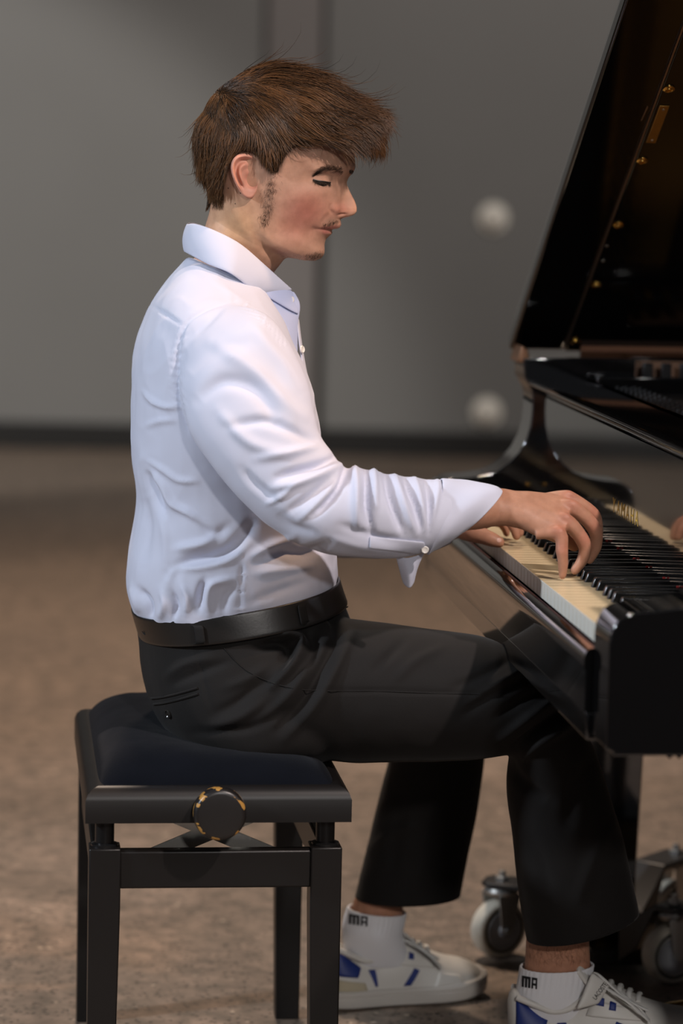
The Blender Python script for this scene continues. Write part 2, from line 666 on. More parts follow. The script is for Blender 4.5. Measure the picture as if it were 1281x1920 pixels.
MB().tube([(0.285, -0.30, 0.433), (0.285, 0.2, 0.433)], 0.006, 12).build('spindle', steel, bench)

# ------------------------------------------------------------------ grand piano
lacquer = mat('black piano lacquer', (0.0035, 0.0035, 0.0038), 0.07, spec=0.8, coat=1.0, coat_rough=0.03)
lid_lacquer = mat('black lid lacquer', (0.003, 0.003, 0.0032), 0.10, spec=0.35)
lacquer_dull = mat('black satin lacquer', (0.005, 0.005, 0.0052), 0.30)
keytop_warm = mat('warm tinted key acrylic', (0.66, 0.53, 0.33), 0.28, vary=(30, (0.60, 0.47, 0.28), 0.5))  # yellow of the key tops has the warm gold reflected light painted in
keyfront = mat('white key front', (0.80, 0.78, 0.70), 0.3)
ebony = mat('black key', (0.006, 0.006, 0.0065), 0.22, coat=0.3)
brass = mat('polished brass', (0.62, 0.38, 0.10), 0.24, metal=1.0)
gold_paint = mat('gold plate paint', (0.27, 0.125, 0.018), 0.5, metal=0.2)
zinc_dull = mat('dull zinc', (0.12, 0.12, 0.125), 0.45, metal=0.7)
felt_red = mat('red felt', (0.42, 0.02, 0.02), 0.95)
felt_dark = mat('dark felt', (0.02, 0.016, 0.014), 0.95)
spruce = mat('inner rim wood', (0.13, 0.062, 0.032), 0.45, coat=0.3)
piano = thing('grand_piano', 'glossy black grand piano with raised lid at the right edge', 'piano', (1.5, -0.06, 0))

KY_N, KY_F = -0.672, 0.555        # treble end (near camera), bass end
KX0, KX1 = 0.697, 0.842
KZ = 0.735
AY_N0, AY_N1 = -0.765, -0.680     # near arm
AY_F0, AY_F1 = 0.562, 0.645       # far arm

# --- keys: 52 white, 36 black, mesh data shared
pitch = (KY_F - KY_N) / 52
kw = pitch - 0.0011


wk = MB()
wk.box((KX0, -kw / 2, KZ - 0.003), (KX1 + 0.02, kw / 2, KZ))
wk.box((KX0 + 0.0012, -kw / 2 + 0.0002, KZ - 0.024), (KX1 + 0.02, kw / 2 - 0.0002, KZ - 0.003))
first = None
for i in range(52):
    y = KY_F - pitch * (i + 0.5)
    if first is None:
        o = wk.build('white_key', [keytop_warm, keyfront], piano, smooth=False, bevel=0.0007, seg=2)
        for pl_ in o.data.polygons:
            if pl_.normal.x < -0.5:
                pl_.material_index = 1
        first = o
        first_loc = np.array(ORG[piano.name])
        o.location = (0, y, 0)
    else:
        o = copy_obj(first, piano)
        o.location = (0, y, 0)
# black keys follow the pattern of the octave (first white key is A)
bw, bt = 0.0108, 0.0082
bx0 = KX0 + 0.050
bz = KZ + 0.0125
bv = [(bx0, -bw / 2, KZ - 0.01), (KX1 + 0.02, -bw / 2, KZ - 0.01), (KX1 + 0.02, bw / 2, KZ - 0.01), (bx0, bw / 2, KZ - 0.01),
      (bx0 + 0.0075, -bt / 2, bz), (KX1 + 0.02, -bt / 2, bz), (KX1 + 0.02, bt / 2, bz), (bx0 + 0.0075, bt / 2, bz)]
first_b = None
names = 'ABCDEFG'
for i in range(51):
    n = names[i % 7]
    if n in 'BE':
        continue
    off = {'A': 0.0015, 'C': -0.0025, 'D': 0.0025, 'F': -0.003, 'G': 0.0}[n]
    y = KY_F - pitch * (i + 1) + -off
    if first_b is None:
        first_b = MB().hexa(bv).build('black_key', ebony, piano, smooth=True, bevel=0.0016, seg=3, angle=30)
        first_b.location = (0, y, 0)
    else:
        o = copy_obj(first_b, piano)
        o.location = (0, y, 0)

# --- key slip and key bed front
def sweep_y(prof, y0, y1):
    return MB().prism(prof, 1, y0, y1)


slip = [(0.690, 0.640), (0.690, 0.709), (0.6885, 0.7135), (0.685, 0.7155), (0.680, 0.7145), (0.676, 0.711), (0.6735, 0.705), (0.6735, 0.692), (0.6755, 0.688), (0.6755, 0.640)]
sweep_y(slip, AY_N1 + 0.001, AY_F0 - 0.001).build('key_slip', lacquer, piano, angle=35)
sweep_y([(0.6790, 0.606), (0.6775, 0.640), (0.85, 0.640), (0.85, 0.606)], AY_N1 + 0.001, AY_F0 - 0.001).build('key_bed', lacquer, piano, bevel=0.003, seg=3)
MB().box((0.845, AY_N1, 0.606), (1.25, AY_F0, 0.66)).build('under_board', lacquer_dull, piano)
sweep_y([(0.6905, 0.66), (0.6905, 0.7115), (0.6945, 0.7115), (0.6945, 0.66)], KY_N - 0.006, KY_F + 0.005).build('slip_felt', mat('dark red cloth', (0.05, 0.008, 0.008), 0.9), piano)
for a_, b_ in ((AY_N1, KY_N - 0.0012), (KY_F + 0.0012, AY_F0)):
    MB().box((0.694, a_, 0.66), (0.86, b_, 0.742)).build('key_block', lacquer, piano, bevel=0.002)

# --- arms (cheeks) with the S curve
arm = [(0.692, 0.606), (0.692, 0.610), (0.684, 0.614), (0.684, 0.735), (0.6852, 0.745), (0.689, 0.755), (0.695, 0.763), (0.703, 0.768), (0.712, 0.7705),
       (0.740, 0.7725), (0.765, 0.7765), (0.785, 0.784), (0.803, 0.797), (0.818, 0.814), (0.829, 0.836), (0.8345, 0.858), (0.8365, 0.880), (0.8365, 0.900),
       (0.834, 0.912), (0.828, 0.922), (0.822, 0.932), (0.820, 0.962), (0.90, 0.964), (1.0, 0.964), (1.0, 0.606)]
MB().prism(arm, 1, AY_F0, AY_F1).build('arm', lacquer, piano, bevel=0.006, seg=4, angle=30)
arm_n = [(x, z) for x, z in arm]
MB().prism(arm_n, 1, AY_N0, AY_N1).build('arm', lacquer, piano, bevel=0.010, seg=5, angle=30)
# brass pin on the far arm and screws under the near arm
MB().lathe([(0, 0), (0.004, 0), (0.004, 0.004), (0, 0.005)], VW.Y(990, 907, AY_F0), (0, -1, 0), 16).build('arm_screw', brass, piano)
for px in (1256, 1274):
    p = VW.Y(px, 1410, -0.72)
    MB().lathe([(0, 0.012), (0.0055, 0.012), (0.0055, -0.004), (0.0035, -0.010), (0.0, -0.013)], (p[0], -0.72, 0.606), (0, 0, 1), 14).build('bed_bolt', dark_steel, piano)

# --- fallboard with raised lettering, rounded lip rails
fb = [(0.845, 0.741), (0.90, 0.7405), (0.90, 0.905), (0.8475, 0.905), (0.8470, 0.87), (0.8465, 0.83), (0.846, 0.795)]
fallboard = sweep_y(fb, AY_N1 + 0.0015, AY_F0 - 0.0015).build('fallboard', lacquer, piano, angle=35)
lip = [(0.885, 0.905)] + [(0.856 + 0.011 * cos(t), 0.9105 + 0.0055 * sin(t)) for t in np.linspace(-pi / 2, -3 * pi / 2, 9)] + [(0.885, 0.916)]
sweep_y([(x, z) for x, z in lip], AY_N1 + 0.0015, AY_F0 - 0.0015).build('fallboard_lip', lacquer, piano, angle=35)
nose = [(0.93, 0.9175)] + [(0.846 + 0.018 * cos(t), 0.9235 + 0.006 * sin(t)) for t in np.linspace(-pi / 2, -3 * pi / 2, 11)] + [(0.93, 0.9295)]
sweep_y([(x, z) for x, z in nose], AY_N1 - 0.01, AY_F0 + 0.055).build('front_rail', lacquer, piano, angle=35)
sweep_y([(0.915, 0.918), (0.915, 0.928), (0.917, 0.9295), (0.931, 0.9295), (0.933, 0.928), (0.933, 0.90)], AY_N1, AY_F0).build('music_shelf_edge', lacquer, piano, angle=35)


def text_mesh(body, size, extrude, width=1.0, space=1.0, bold=0.0):
    cu = bpy.data.curves.new('txt', 'FONT')
    cu.body = body
    cu.size = size
    cu.extrude = extrude
    cu.offset = bold
    cu.space_character = space
    cu.align_x = 'LEFT'
    o = bpy.data.objects.new('txt', cu)
    COL.objects.link(o)
    dg = bpy.context.evaluated_depsgraph_get()
    me = o.evaluated_get(dg).to_mesh()
    V = np.array([v.co[:] for v in me.vertices])
    F = [tuple(p.vertices) for p in me.polygons]
    o.evaluated_get(dg).to_mesh_clear()
    bpy.data.objects.remove(o)
    V[:, 0] *= width
    return V, F


# letters laid along the fallboard, reading from the player's side (bass to treble = far to near)
def fb_x(z):
    P = [(0.741, 0.845), (0.795, 0.846), (0.83, 0.8465), (0.87, 0.8470), (0.905, 0.8475)]
    return np.interp(z, [a for a, _ in P], [b for _, b in P])


yl0, yl1 = VW.X(1148, 935, 0.846)[1], VW.X(1199, 972, 0.846)[1]
letters = MB()
word = 'YAMAHA'
slot = (yl0 - yl1) / len(word)
z0, hgt = 0.7915, 0.0195
for k, ch in enumerate(word):
    V, F = text_mesh(ch, 1.0, 0.0)
    V[:, :2] -= V[:, :2].min(0)
    ext = V[:, :2].max(0)
    V[:, 0] /= ext[0]
    V[:, 1] /= ext[1]
    lw = slot * (0.64 if ch != 'M' else 0.78)
    Y = yl0 - slot * k - (slot - lw) / 2 - V[:, 0] * lw
    Z = z0 + V[:, 1] * hgt
    X = fb_x(Z) - 0.0004
    letters.add(np.stack([X, Y, Z], 1), F)
letters.build('gold_lettering', mat('gold leaf', (0.80, 0.52, 0.09), 0.45, metal=0.1), fallboard, smooth=False)

# small red felt dots seen between the keys and the fallboard
for px, py in ((1137, 1036), (1158, 1049), (1188, 1068), (1212, 1083), (1244, 1104), (1270, 1119)):
    p = VW.X(px, py, 0.842)
    MB().box((0.8410, p[1] - 0.0010, 0.7475), (0.8442, p[1] + 0.0010, 0.7492)).build('felt_dot', felt_red, piano, smooth=False)

# --- case rim following the grand outline
def outline(inset=0.0):
    far = AY_F1 - inset
    near = AY_N0 + inset
    pts = [(0.99, far), (1.5, far), (2.25 - inset, far), (2.42 - inset, far - 0.05), (2.50 - inset, far - 0.20), (2.49 - inset, far - 0.38), (2.38 - inset, far - 0.55),
           (2.20 - inset, far - 0.68), (1.98 - inset * 0.7, far - 0.80), (1.80 - inset * 0.4, near + 0.42), (1.66 - inset * 0.4, near + 0.20), (1.50, near + 0.06), (1.35, near), (0.99, near)]
    return cr(pts, 120)


oo, ii = outline(), outline(0.045)
R = []
for (ox, oy), (ix, iy) in zip(oo, ii):
    R.append([(ox, oy, 0.606), (ox, oy, 0.964), (ix, iy, 0.964), (ix, iy, 0.606)])
MB().rings(R).build('rim', lacquer, piano, bevel=0.003, angle=35)
R = []
i2 = outline(0.050)
for (ox, oy), (ix, iy) in zip(ii, i2):
    R.append([(ox, oy, 0.78), (ox, oy, 0.958), (ix, iy, 0.958), (ix, iy, 0.78)])
MB().rings(R).build('inner_rim_veneer', spruce, piano, angle=35)
poly = [(x, y) for x, y in i2]
MB().prism(poly, 2, 0.80, 0.812).build('soundboard', mat('spruce soundboard', (0.10, 0.05, 0.02), 0.5), piano)
# iron plate with struts, tuning pins, dampers and strings
MB().prism([(0.945, AY_N1), (0.945, AY_F0 + 0.02), (1.06, AY_F0 + 0.02), (1.10, 0.2), (1.10, -0.2), (1.08, AY_N1)], 2, 0.893, 0.906).build('iron_plate', gold_paint, piano, bevel=0.004)
for yy in (0.40, 0.12, -0.18, -0.45):
    MB().box((1.05, yy - 0.014, 0.868), (2.1 if yy > 0 else 1.6, yy + 0.014, 0.898)).build('plate_strut', gold_paint, piano, bevel=0.005)
pins = MB()
for r_ in range(3):
    for k in range(70):
        y = AY_N1 + 0.04 + (AY_F0 - AY_N1 - 0.08) * k / 69
        x = 0.960 + 0.014 * r_ + 0.005 * (k % 2)
        pins.lathe([(0.0033, 0.903), (0.0033, 0.922), (0.0028, 0.924)], (x, y, 0), (0, 0, 1), 6)
o = pins.build('tuning_pins', dark_steel, piano, smooth=False)
o['kind'] = 'stuff'
st = MB()
for k in range(84):
    y = AY_N1 + 0.06 + (AY_F0 - AY_N1 - 0.10) * k / 83
    x1 = 1.35 + 0.9 * (k / 83) ** 1.2
    st.tube([(1.0, y, 0.912), (x1, y + 0.03, 0.908)], 0.0007, 4)
o = st.build('strings', dark_steel, piano, smooth=False)
o['kind'] = 'stuff'
dfirst = None
for k in range(56):
    y = AY_N1 + 0.20 + (AY_F0 - AY_N1 - 0.24) * k / 55
    if dfirst is None:
        b_ = MB().box((1.12, -0.004, 0.893), (1.17, 0.004, 0.902)).box((1.125, -0.0045, 0.902), (1.165, 0.0045, 0.920))
        dfirst = b_.build('damper', lacquer_dull, piano, bevel=0.001)
        dfirst.location = (0, y, 0)
    else:
        copy_obj(dfirst, piano).location = (0, y, 0)
# music desk slides on the two sides
for y0 in (AY_F0 - 0.045, AY_N1 + 0.02):
    MB().box((0.93, y0, 0.905), (1.22, y0 + 0.022, 0.938)).build('desk_slide', lacquer, piano, bevel=0.003)
for k in range(3):
    xx = 1.010 + 0.030 * k
    MB().box((xx, AY_F0 - 0.012, 0.930), (xx + 0.016, AY_F0 - 0.002, 0.958)).build('desk_catch', dark_steel, piano, bevel=0.002)

# --- lid, hinged on the far side and propped open
LH = np.array([0.811, AY_F1, 0.968])
LA = radians(33)
LD = np.array([0, -cos(LA), sin(LA)])
LN = np.array([0, -sin(LA), -cos(LA)])   # underside


def lid_pt(x, L, d=0.0):
    return np.array([x, 0, 0]) + np.array([0, LH[1], LH[2]]) + LD * L + LN * d


def lid_slab(poly, d0, d1):
    return MB().rings([[lid_pt(x, L, d0) for x, L in poly], [lid_pt(x, L, d1) for x, L in poly]])


lo = [(x, AY_F1 - y) for x, y in outline(-0.012)]
lid_poly = [(0.902, 0.0)] + [(x, max(L, 0.0)) for x, L in lo if x > 1.0] + [(0.902, lo[-1][1])]
lid = lid_slab(lid_poly, 0.0, -0.022).build('lid', lid_lacquer, piano, bevel=0.003, seg=3, angle=30)
flap = lid_slab([(0.811, 0.004), (0.900, 0.004), (0.900, 1.425), (0.811, 1.425)], 0.0, -0.022).build('lid_front_flap', lid_lacquer, piano, bevel=0.004, seg=3, angle=30)
flap2 = lid_slab([(0.818, 0.03), (1.16, 0.03), (1.16, 1.40), (0.818, 1.40)], -0.026, -0.046).build('folded_flap', lacquer, piano, bevel=0.004, seg=3, angle=30)
lid_slab([(0.8985, 0.01), (0.9012, 0.01), (0.9012, 1.42), (0.8985, 1.42)], 0.002, -0.002).build('hinge_strip', mat('dull brass strip', (0.32, 0.24, 0.19), 0.35, metal=0.9), lid)
for L in (0.037, 0.213, 0.389, 0.564, 0.745, 0.921, 1.097):
    o_ = lid_pt(0.912, L)
    MB().lathe([(0, 0), (0.0085, 0), (0.0082, 0.002), (0.0055, 0.0032), (0.0040, 0.0026), (0.0035, 0.0038), (0, 0.0042)], o_, LN, 24).build('rosette_screw', brass, lid)
lid_slab([(0.9075, 0.612), (0.9215, 0.612), (0.9215, 0.705), (0.9075, 0.705)], 0.0025, 0.0).build('brass_plate', mat('aged brass', (0.40, 0.22, 0.05), 0.38, metal=0.8, vary=(60, (0.30, 0.15, 0.03), 0.5)), lid, bevel=0.0008)
for L in (0.620, 0.697):
    MB().lathe([(0, 0.0024), (0.0022, 0.0024), (0.0020, 0.0034), (0, 0.0038)], lid_pt(0.9145, L), LN, 12).build('plate_screw', steel, lid)
lid_slab([(0.889, 0.665), (0.8905, 0.667), (0.8925, 0.700), (0.8905, 0.703)], 0.0012, 0.0).build('wood_chip', spruce, lid)
lid_slab([(0.925, 0.004), (2.2, 0.004), (2.2, 0.020), (0.925, 0.020)], 0.010, 0.0).build('hinge_rail', mat('brown hinge wood', (0.20, 0.095, 0.055), 0.4, coat=0.3), lid)
for px, py in ((1138, 461), (1131, 489)):
    P = VW.plane(px, py, LH, LN)
    MB().lathe([(0, 0), (0.003, 0), (0.0028, 0.0012), (0, 0.0018)], P, LN, 12).build('lid_stud', steel, lid)
# added brown block, standing in for the warm floor reflection at the lid's foot
MB().prism([(0.812, 0.955), (0.832, 0.955), (0.828, 0.975), (0.818, 0.982)], 1, AY_F0 + 0.004, AY_F1 - 0.006).build('reflection_block', mat('warm reflection brown', (0.22, 0.11, 0.06), 0.4, metal=0.6), piano, bevel=0.002)
# prop stick
MB().tube([(1.55, -0.60, 0.90), tuple(lid_pt(1.50, 1.18, 0.004))], 0.009, 12).build('prop_stick', lacquer, piano)

# --- legs, lyre and pedals
for lx, ly, z0 in ((0.965, 0.505, 0.095), (0.965, -0.640, 0.095), (2.20, 0.30, 0.095)):
    w0, w1 = 0.042, 0.053
    rr = [[(lx - w, ly - w, z), (lx + w, ly - w, z), (lx + w, ly + w, z), (lx - w, ly + w, z)] for w, z in ((w0, z0), (w0, 0.16), (w1 - 0.003, 0.50), (w1, 0.535), (w1 + 0.008, 0.54), (w1 + 0.008, 0.606))]
    MB().rings(rr).build('leg', lacquer, piano, bevel=0.003, seg=3, angle=25)
    zc_ = 0.040 if ly > 0.45 else 0.0
    MB().lathe([(0, zc_), (0.030, zc_), (0.034, zc_ + 0.015), (0.034, 0.085), (0.028, 0.096), (0, 0.096)], (lx, ly, 0), (0, 0, 1), 24).build('leg_caster', brass, piano)
for yy in (-0.10, 0.06):
    MB().tube([(1.06, yy, 0.14), (1.07, yy, 0.61)], 0.016, 14).build('lyre_post', lacquer, piano)
MB().box((1.015, -0.15, 0.075), (1.115, 0.11, 0.145)).build('lyre_box', lacquer, piano, bevel=0.006)
for yy in (-0.055, -0.015, 0.025):
    pts = [(1.03, yy, 0.080), (0.99, yy, 0.078), (0.960, yy, 0.074), (0.937, yy, 0.067), (0.925, yy, 0.058)]
    W = [0.008, 0.009, 0.013, 0.0145, 0.008]
    R = []
    for (x, y, z), w in zip(pts, W):
        R.append([(x, y - w, z - 0.003), (x, y + w, z - 0.003), (x, y + w * 0.9, z + 0.002), (x, y + w * 0.4, z + 0.0045), (x, y - w * 0.4, z + 0.0045), (x, y - w * 0.9, z + 0.002)])
    MB().rings(R).build('pedal', brass, piano, sub=2)

# ------------------------------------------------------------------ dolly under the far front leg
tyre = mat('pale grey rubber', (0.62, 0.57, 0.48), 0.55, vary=(60, (0.50, 0.46, 0.38), 0.6))
rubber = mat('black rubber', (0.03, 0.03, 0.03), 0.6)
hubm = mat('grey hub plastic', (0.24, 0.245, 0.26), 0.38)
zinc = mat('zinc plated steel', (0.42, 0.41, 0.39), 0.34, metal=0.85)
dark_paint = mat('black painted steel', (0.010, 0.009, 0.009), 0.45)
DC = np.array([0.965, 0.505, 0.0])
dolly = thing('piano_dolly', 'black three armed dolly on grey castors under the far front piano leg', 'dolly', tuple(DC))
MB().box((DC[0] - 0.065, DC[1] - 0.065, 0.012), (DC[0] + 0.065, DC[1] + 0.065, 0.040)).build('cup_base', dark_paint, dolly, bevel=0.004)
for a0, a1 in (((-0.065, -0.065), (-0.055, 0.065)), ((0.055, -0.065), (0.065, 0.065)), ((-0.055, 0.055), (0.055, 0.065))):
    MB().box((DC[0] + a0[0], DC[1] + a0[1], 0.040), (DC[0] + a1[0], DC[1] + a1[1], 0.085)).build('cup_wall', dark_paint, dolly, bevel=0.003)


def caster(root, c, face, arm_from, zt=0.122):
    """wheel centre c, axle direction face (towards camera)"""
    c = np.array(c)
    f = np.array(face, float)
    f /= np.linalg.norm(f)
    side = np.cross((0, 0, 1.0), f)
    r = c[2]
    tread = [(0.60, -0.017), (0.66 * 1, -0.017)]
    pr = [(0.030, -0.0150), (0.0405, -0.0160), (0.0445, -0.0140), (0.0465, -0.009), (0.0470, 0.0), (0.0465, 0.009), (0.0445, 0.0140), (0.0405, 0.0160), (0.030, 0.0150)]
    k = r / 0.047
    MB().lathe([(a * k, b) for a, b in pr], c, f, 48).build('wheel', tyre, root, angle=60)
    for s in (-1, 1):
        MB().lathe([(0, 0.0135 * s), (0.0375 * k, 0.0135 * s), (0.0375 * k, 0.0162 * s), (0.033 * k, 0.0162 * s), (0.0325 * k, 0.0145 * s), (0.0, 0.0145 * s)], c, f, 40).build('wheel_ring', rubber, root, angle=40)
        MB().lathe([(0, 0.0140 * s), (0.0315 * k, 0.0140 * s), (0.0305 * k, 0.0172 * s), (0.022 * k, 0.0160 * s), (0.012 * k, 0.0175 * s), (0.010 * k, 0.0225 * s), (0, 0.0225 * s)], c, f, 40).build('hub', hubm, root, angle=40)
        q = c + f * 0.0235 * s
        off = side * 0.022
        top = np.array([0, 0, zt - 0.016 - c[2]])
        pl = [q - side * 0.010, q + side * 0.010, q + side * 0.004 + off + top, q - side * 0.040 + off + top]
        th = f * 0.0015
        MB().hexa([pl[0] - th, pl[1] - th, pl[1] + th, pl[0] + th, pl[3] - th, pl[2] - th, pl[2] + th, pl[3] + th]).build('fork_plate', zinc, root, bevel=0.001)
        MB().lathe([(0, 0.0245 * s), (0.0065, 0.0245 * s), (0.0060, 0.0285 * s), (0, 0.029 * s)], c, f, 12).build('axle_nut', zinc, root)
    o_ = c + side * 0.004
    MB().lathe([(0, zt - 0.018), (0.027, zt - 0.018), (0.029, zt - 0.012), (0.024, zt - 0.004), (0.0, zt - 0.003)], (o_[0], o_[1], 0), (0, 0, 1), 24).build('swivel_bearing', zinc, root)
    a = np.array([arm_from[0], arm_from[1], zt])
    b = np.array([o_[0], o_[1], zt])
    d = (b - a) / np.linalg.norm(b - a)
    n = np.cross((0, 0, 1.0), d)
    b2 = b + d * 0.030
    hz = np.array([0, 0, 1.0])
    # arm: rises from the cup then runs flat over the castor
    R = []
    for p, w, z0_, z1_ in ((a - d * 0.0, 0.030, 0.02, 0.075), (a + d * 0.035, 0.030, 0.05, 0.105), (a + d * 0.065, 0.030, zt - 0.006, zt + 0.004), (b2 - d * 0.012, 0.030, zt - 0.004, zt + 0.004), (b2, 0.016, zt - 0.004, zt + 0.004)):
        R.append([(p[0] - n[0] * w, p[1] - n[1] * w, z0_), (p[0] + n[0] * w, p[1] + n[1] * w, z0_), (p[0] + n[0] * w, p[1] + n[1] * w, z1_), (p[0] - n[0] * w, p[1] - n[1] * w, z1_)])
    MB().rings(R).build('arm', dark_paint, root, bevel=0.002)
    MB().lathe([(0, zt + 0.003), (0.012, zt + 0.003), (0.0115, zt + 0.010), (0.006, zt + 0.011), (0.006, zt + 0.019), (0, zt + 0.020)], (o_[0], o_[1], 0), (0, 0, 1), 6).build('arm_bolt', zinc, root, smooth=False)


wa = VW.Z(935, 1740, 0.047)
wb_ = VW.Z(1258, 1787, 0.047)
caster(dolly, (wa[0], wa[1], 0.047), (0.42, -0.9, 0), DC + np.array([-0.055, 0.0, 0]))
caster(dolly, (wb_[0], wb_[1], 0.047), (0.30, -0.95, 0), DC + np.array([0.03, -0.055, 0]))
caster(dolly, (1.115, 0.66, 0.047), (0.5, -0.87, 0), DC + np.array([0.05, 0.05, 0]), zt=0.135)

# ------------------------------------------------------------------ person at the keyboard
from mathutils.bvhtree import BVHTree
person = thing('person', 'young man in pale blue shirt and black trousers playing the piano', 'person', (0.33, 0.0, 0.0))
RNG = np.random.default_rng(7)


def sil_ring(ax, ay, bx, by, Yc, hw, n=48, e=2.0):
    A = VW.Y(ax, ay, Yc)
    B = VW.Y(bx, by, Yc)
    m, h = (A + B) / 2, (A - B) / 2
    ph = np.arange(n) * 2 * pi / n
    c = np.sign(np.cos(ph)) * np.abs(np.cos(ph)) ** (2 / e)
    s = np.sign(np.sin(ph)) * np.abs(np.sin(ph)) ** (2 / e)
    return m + c[:, None] * h - s[:, None] * np.array([0, hw, 0])


def sil_loft(rows, n=48, per=5, e=2.0, cap=True):
    """rows (front px, py, back px, py, centre Y, half width): solid whose side silhouette runs through the rows"""
    R = cr(rows, (len(rows) - 1) * per + 1)
    return MB().rings([sil_ring(*r, n=n, e=e) for r in R], cap)


class Skin:
    """surface that can be hit from the camera side to lay details on it"""
    def __init__(s, V, F):
        s.t = BVHTree.FromPolygons([tuple(v) for v in V], [tuple(f) for f in F])

    def at(s, px, py, off=0.0):
        d = VW.ray(px, py)
        h = s.t.ray_cast(Vector(VW.C), Vector(d).normalized())
        if h[0] is None:
            h = s.t.find_nearest(Vector(VW.Y(px, py, -0.05)))
        n = np.array(h[1])
        if n @ d > 0:
            n = -n
        return np.array(h[0]) + n * off

    def n(s, px, py):
        d = VW.ray(px, py)
        h = s.t.ray_cast(Vector(VW.C), Vector(d).normalized())
        if h[0] is None:
            return -d / np.linalg.norm(d)
        n = np.array(h[1])
        return n if n @ d < 0 else -n


def px_of(V):
    x, y = VW.project(V)
    return np.stack([x, y], 1)


# ---------- shirt: torso and both sleeves as one cloth surface with folds
torso_rows = [(498, 535, 352, 482, 0.0, 0.075), (514, 572, 318, 520, 0.0, 0.135), (530, 602, 287, 566, 0.0, 0.185), (552, 650, 264, 620, 0.0, 0.202), (574, 702, 251, 675, 0.0, 0.203),
              (588, 760, 246, 740, 0.0, 0.198), (596, 815, 246, 810, 0.0, 0.190), (602, 870, 250, 870, 0.0, 0.182), (610, 930, 257, 932, 0.0, 0.176), (620, 985, 250, 990, 0.0, 0.174),
              (628, 1035, 240, 1040, 0.0, 0.176), (630, 1070, 236, 1085, 0.0, 0.176), (622, 1100, 242, 1125, 0.0, 0.172), (600, 1130, 258, 1160, 0.0, 0.166), (600, 1165, 272, 1190, 0.0, 0.160)]
rsl_rows = [(425, 572, 340, 650, -0.150, 0.050), (500, 588, 334, 715, -0.185, 0.062), (556, 665, 346, 790, -0.208, 0.066), (582, 740, 388, 860, -0.230, 0.064), (597, 808, 448, 935, -0.246, 0.060),
            (626, 850, 520, 995, -0.258, 0.058), (648, 876, 595, 1036, -0.265, 0.056), (684, 878, 672, 1044, -0.264, 0.054), (730, 889, 735, 1046, -0.260, 0.052), (788, 897, 785, 1038, -0.254, 0.049),
            (846, 905, 812, 1026, -0.249, 0.044), (880, 925, 850, 1000, -0.247, 0.034)]
lsl_rows = [(470, 585, 350, 650, 0.150, 0.050), (520, 640, 350, 740, 0.190, 0.062), (560, 720, 380, 830, 0.225, 0.064), (590, 800, 440, 920, 0.250, 0.060), (620, 860, 520, 990, 0.255, 0.056),
            (660, 890, 600, 1040, 0.240, 0.054), (720, 910, 690, 1045, 0.200, 0.050), (780, 930, 770, 1040, 0.145, 0.046), (825, 945, 815, 1028, 0.100, 0.040)]
V, F = voxel_union([sil_loft(torso_rows, e=2.3), sil_loft(rsl_rows), sil_loft(lsl_rows)], 0.0032, smooth=12, fac=0.5)
P = px_of(V)
N = normals_of(V, F)
if N[np.argmax(V[:, 2])][2] < 0:
    N = -N
near = smoothstep(0.15, -0.25, N @ (VW.F))      # facing the camera side
S = []
# upper arm: long soft folds down the sleeve
S += [([(352, 700), (395, 660), (470, 640)], 16, -3.0), ([(372, 750), (420, 715), (480, 730), (520, 790)], 15, -4.5), ([(395, 640), (470, 690), (540, 760), (585, 790)], 15, 3.5),
      ([(470, 610), (530, 680), (570, 740)], 14, 3.0), ([(430, 800), (500, 790), (570, 820), (600, 830)], 10, -4.0), ([(410, 770), (470, 830), (540, 850)], 12, 3.0),
      ([(480, 860), (540, 850), (600, 835)], 9, 3.5), ([(520, 895), (570, 880), (610, 866), (640, 852)], 8, -7.0), ([(510, 915), (560, 905), (600, 890), (645, 868)], 8, 4.5),
      ([(500, 945), (530, 930), (560, 905)], 5, 2.8), ([(540, 960), (570, 940), (600, 915), (625, 895)], 8, -4.0), ([(560, 975), (590, 950), (615, 925), (640, 900)], 7, 3.2),
      ([(455, 880), (480, 910), (520, 940)], 9, -3.0), ([(520, 960), (545, 985), (590, 1000)], 9, -2.5)]
# forearm: bunched rings
S += [([(651, 872), (640, 905), (615, 940), (590, 965)], 7, -8.0), ([(664, 868), (668, 905), (668, 950), (672, 990)], 8, 6.0), ([(687, 872), (688, 910), (690, 960), (700, 1005)], 6, -6.0),
      ([(700, 876), (702, 915), (706, 960)], 7, 4.5), ([(722, 882), (728, 920), (742, 965), (756, 1000)], 6, -5.5), ([(738, 886), (748, 920), (764, 965), (780, 1000)], 7, 4.5),
      ([(758, 888), (764, 915), (778, 950), (788, 990)], 5, -4.5), ([(775, 890), (784, 920), (792, 960), (798, 1000)], 6, 3.6), ([(797, 890), (802, 920), (806, 955), (802, 1000)], 5, -4.0),
      ([(818, 893), (822, 915), (815, 950), (805, 990)], 6, 3.5), ([(640, 985), (680, 1000), (720, 1010), (760, 1012)], 9, -2.6), ([(620, 1010), (680, 1025), (740, 1030)], 9, 2.0)]
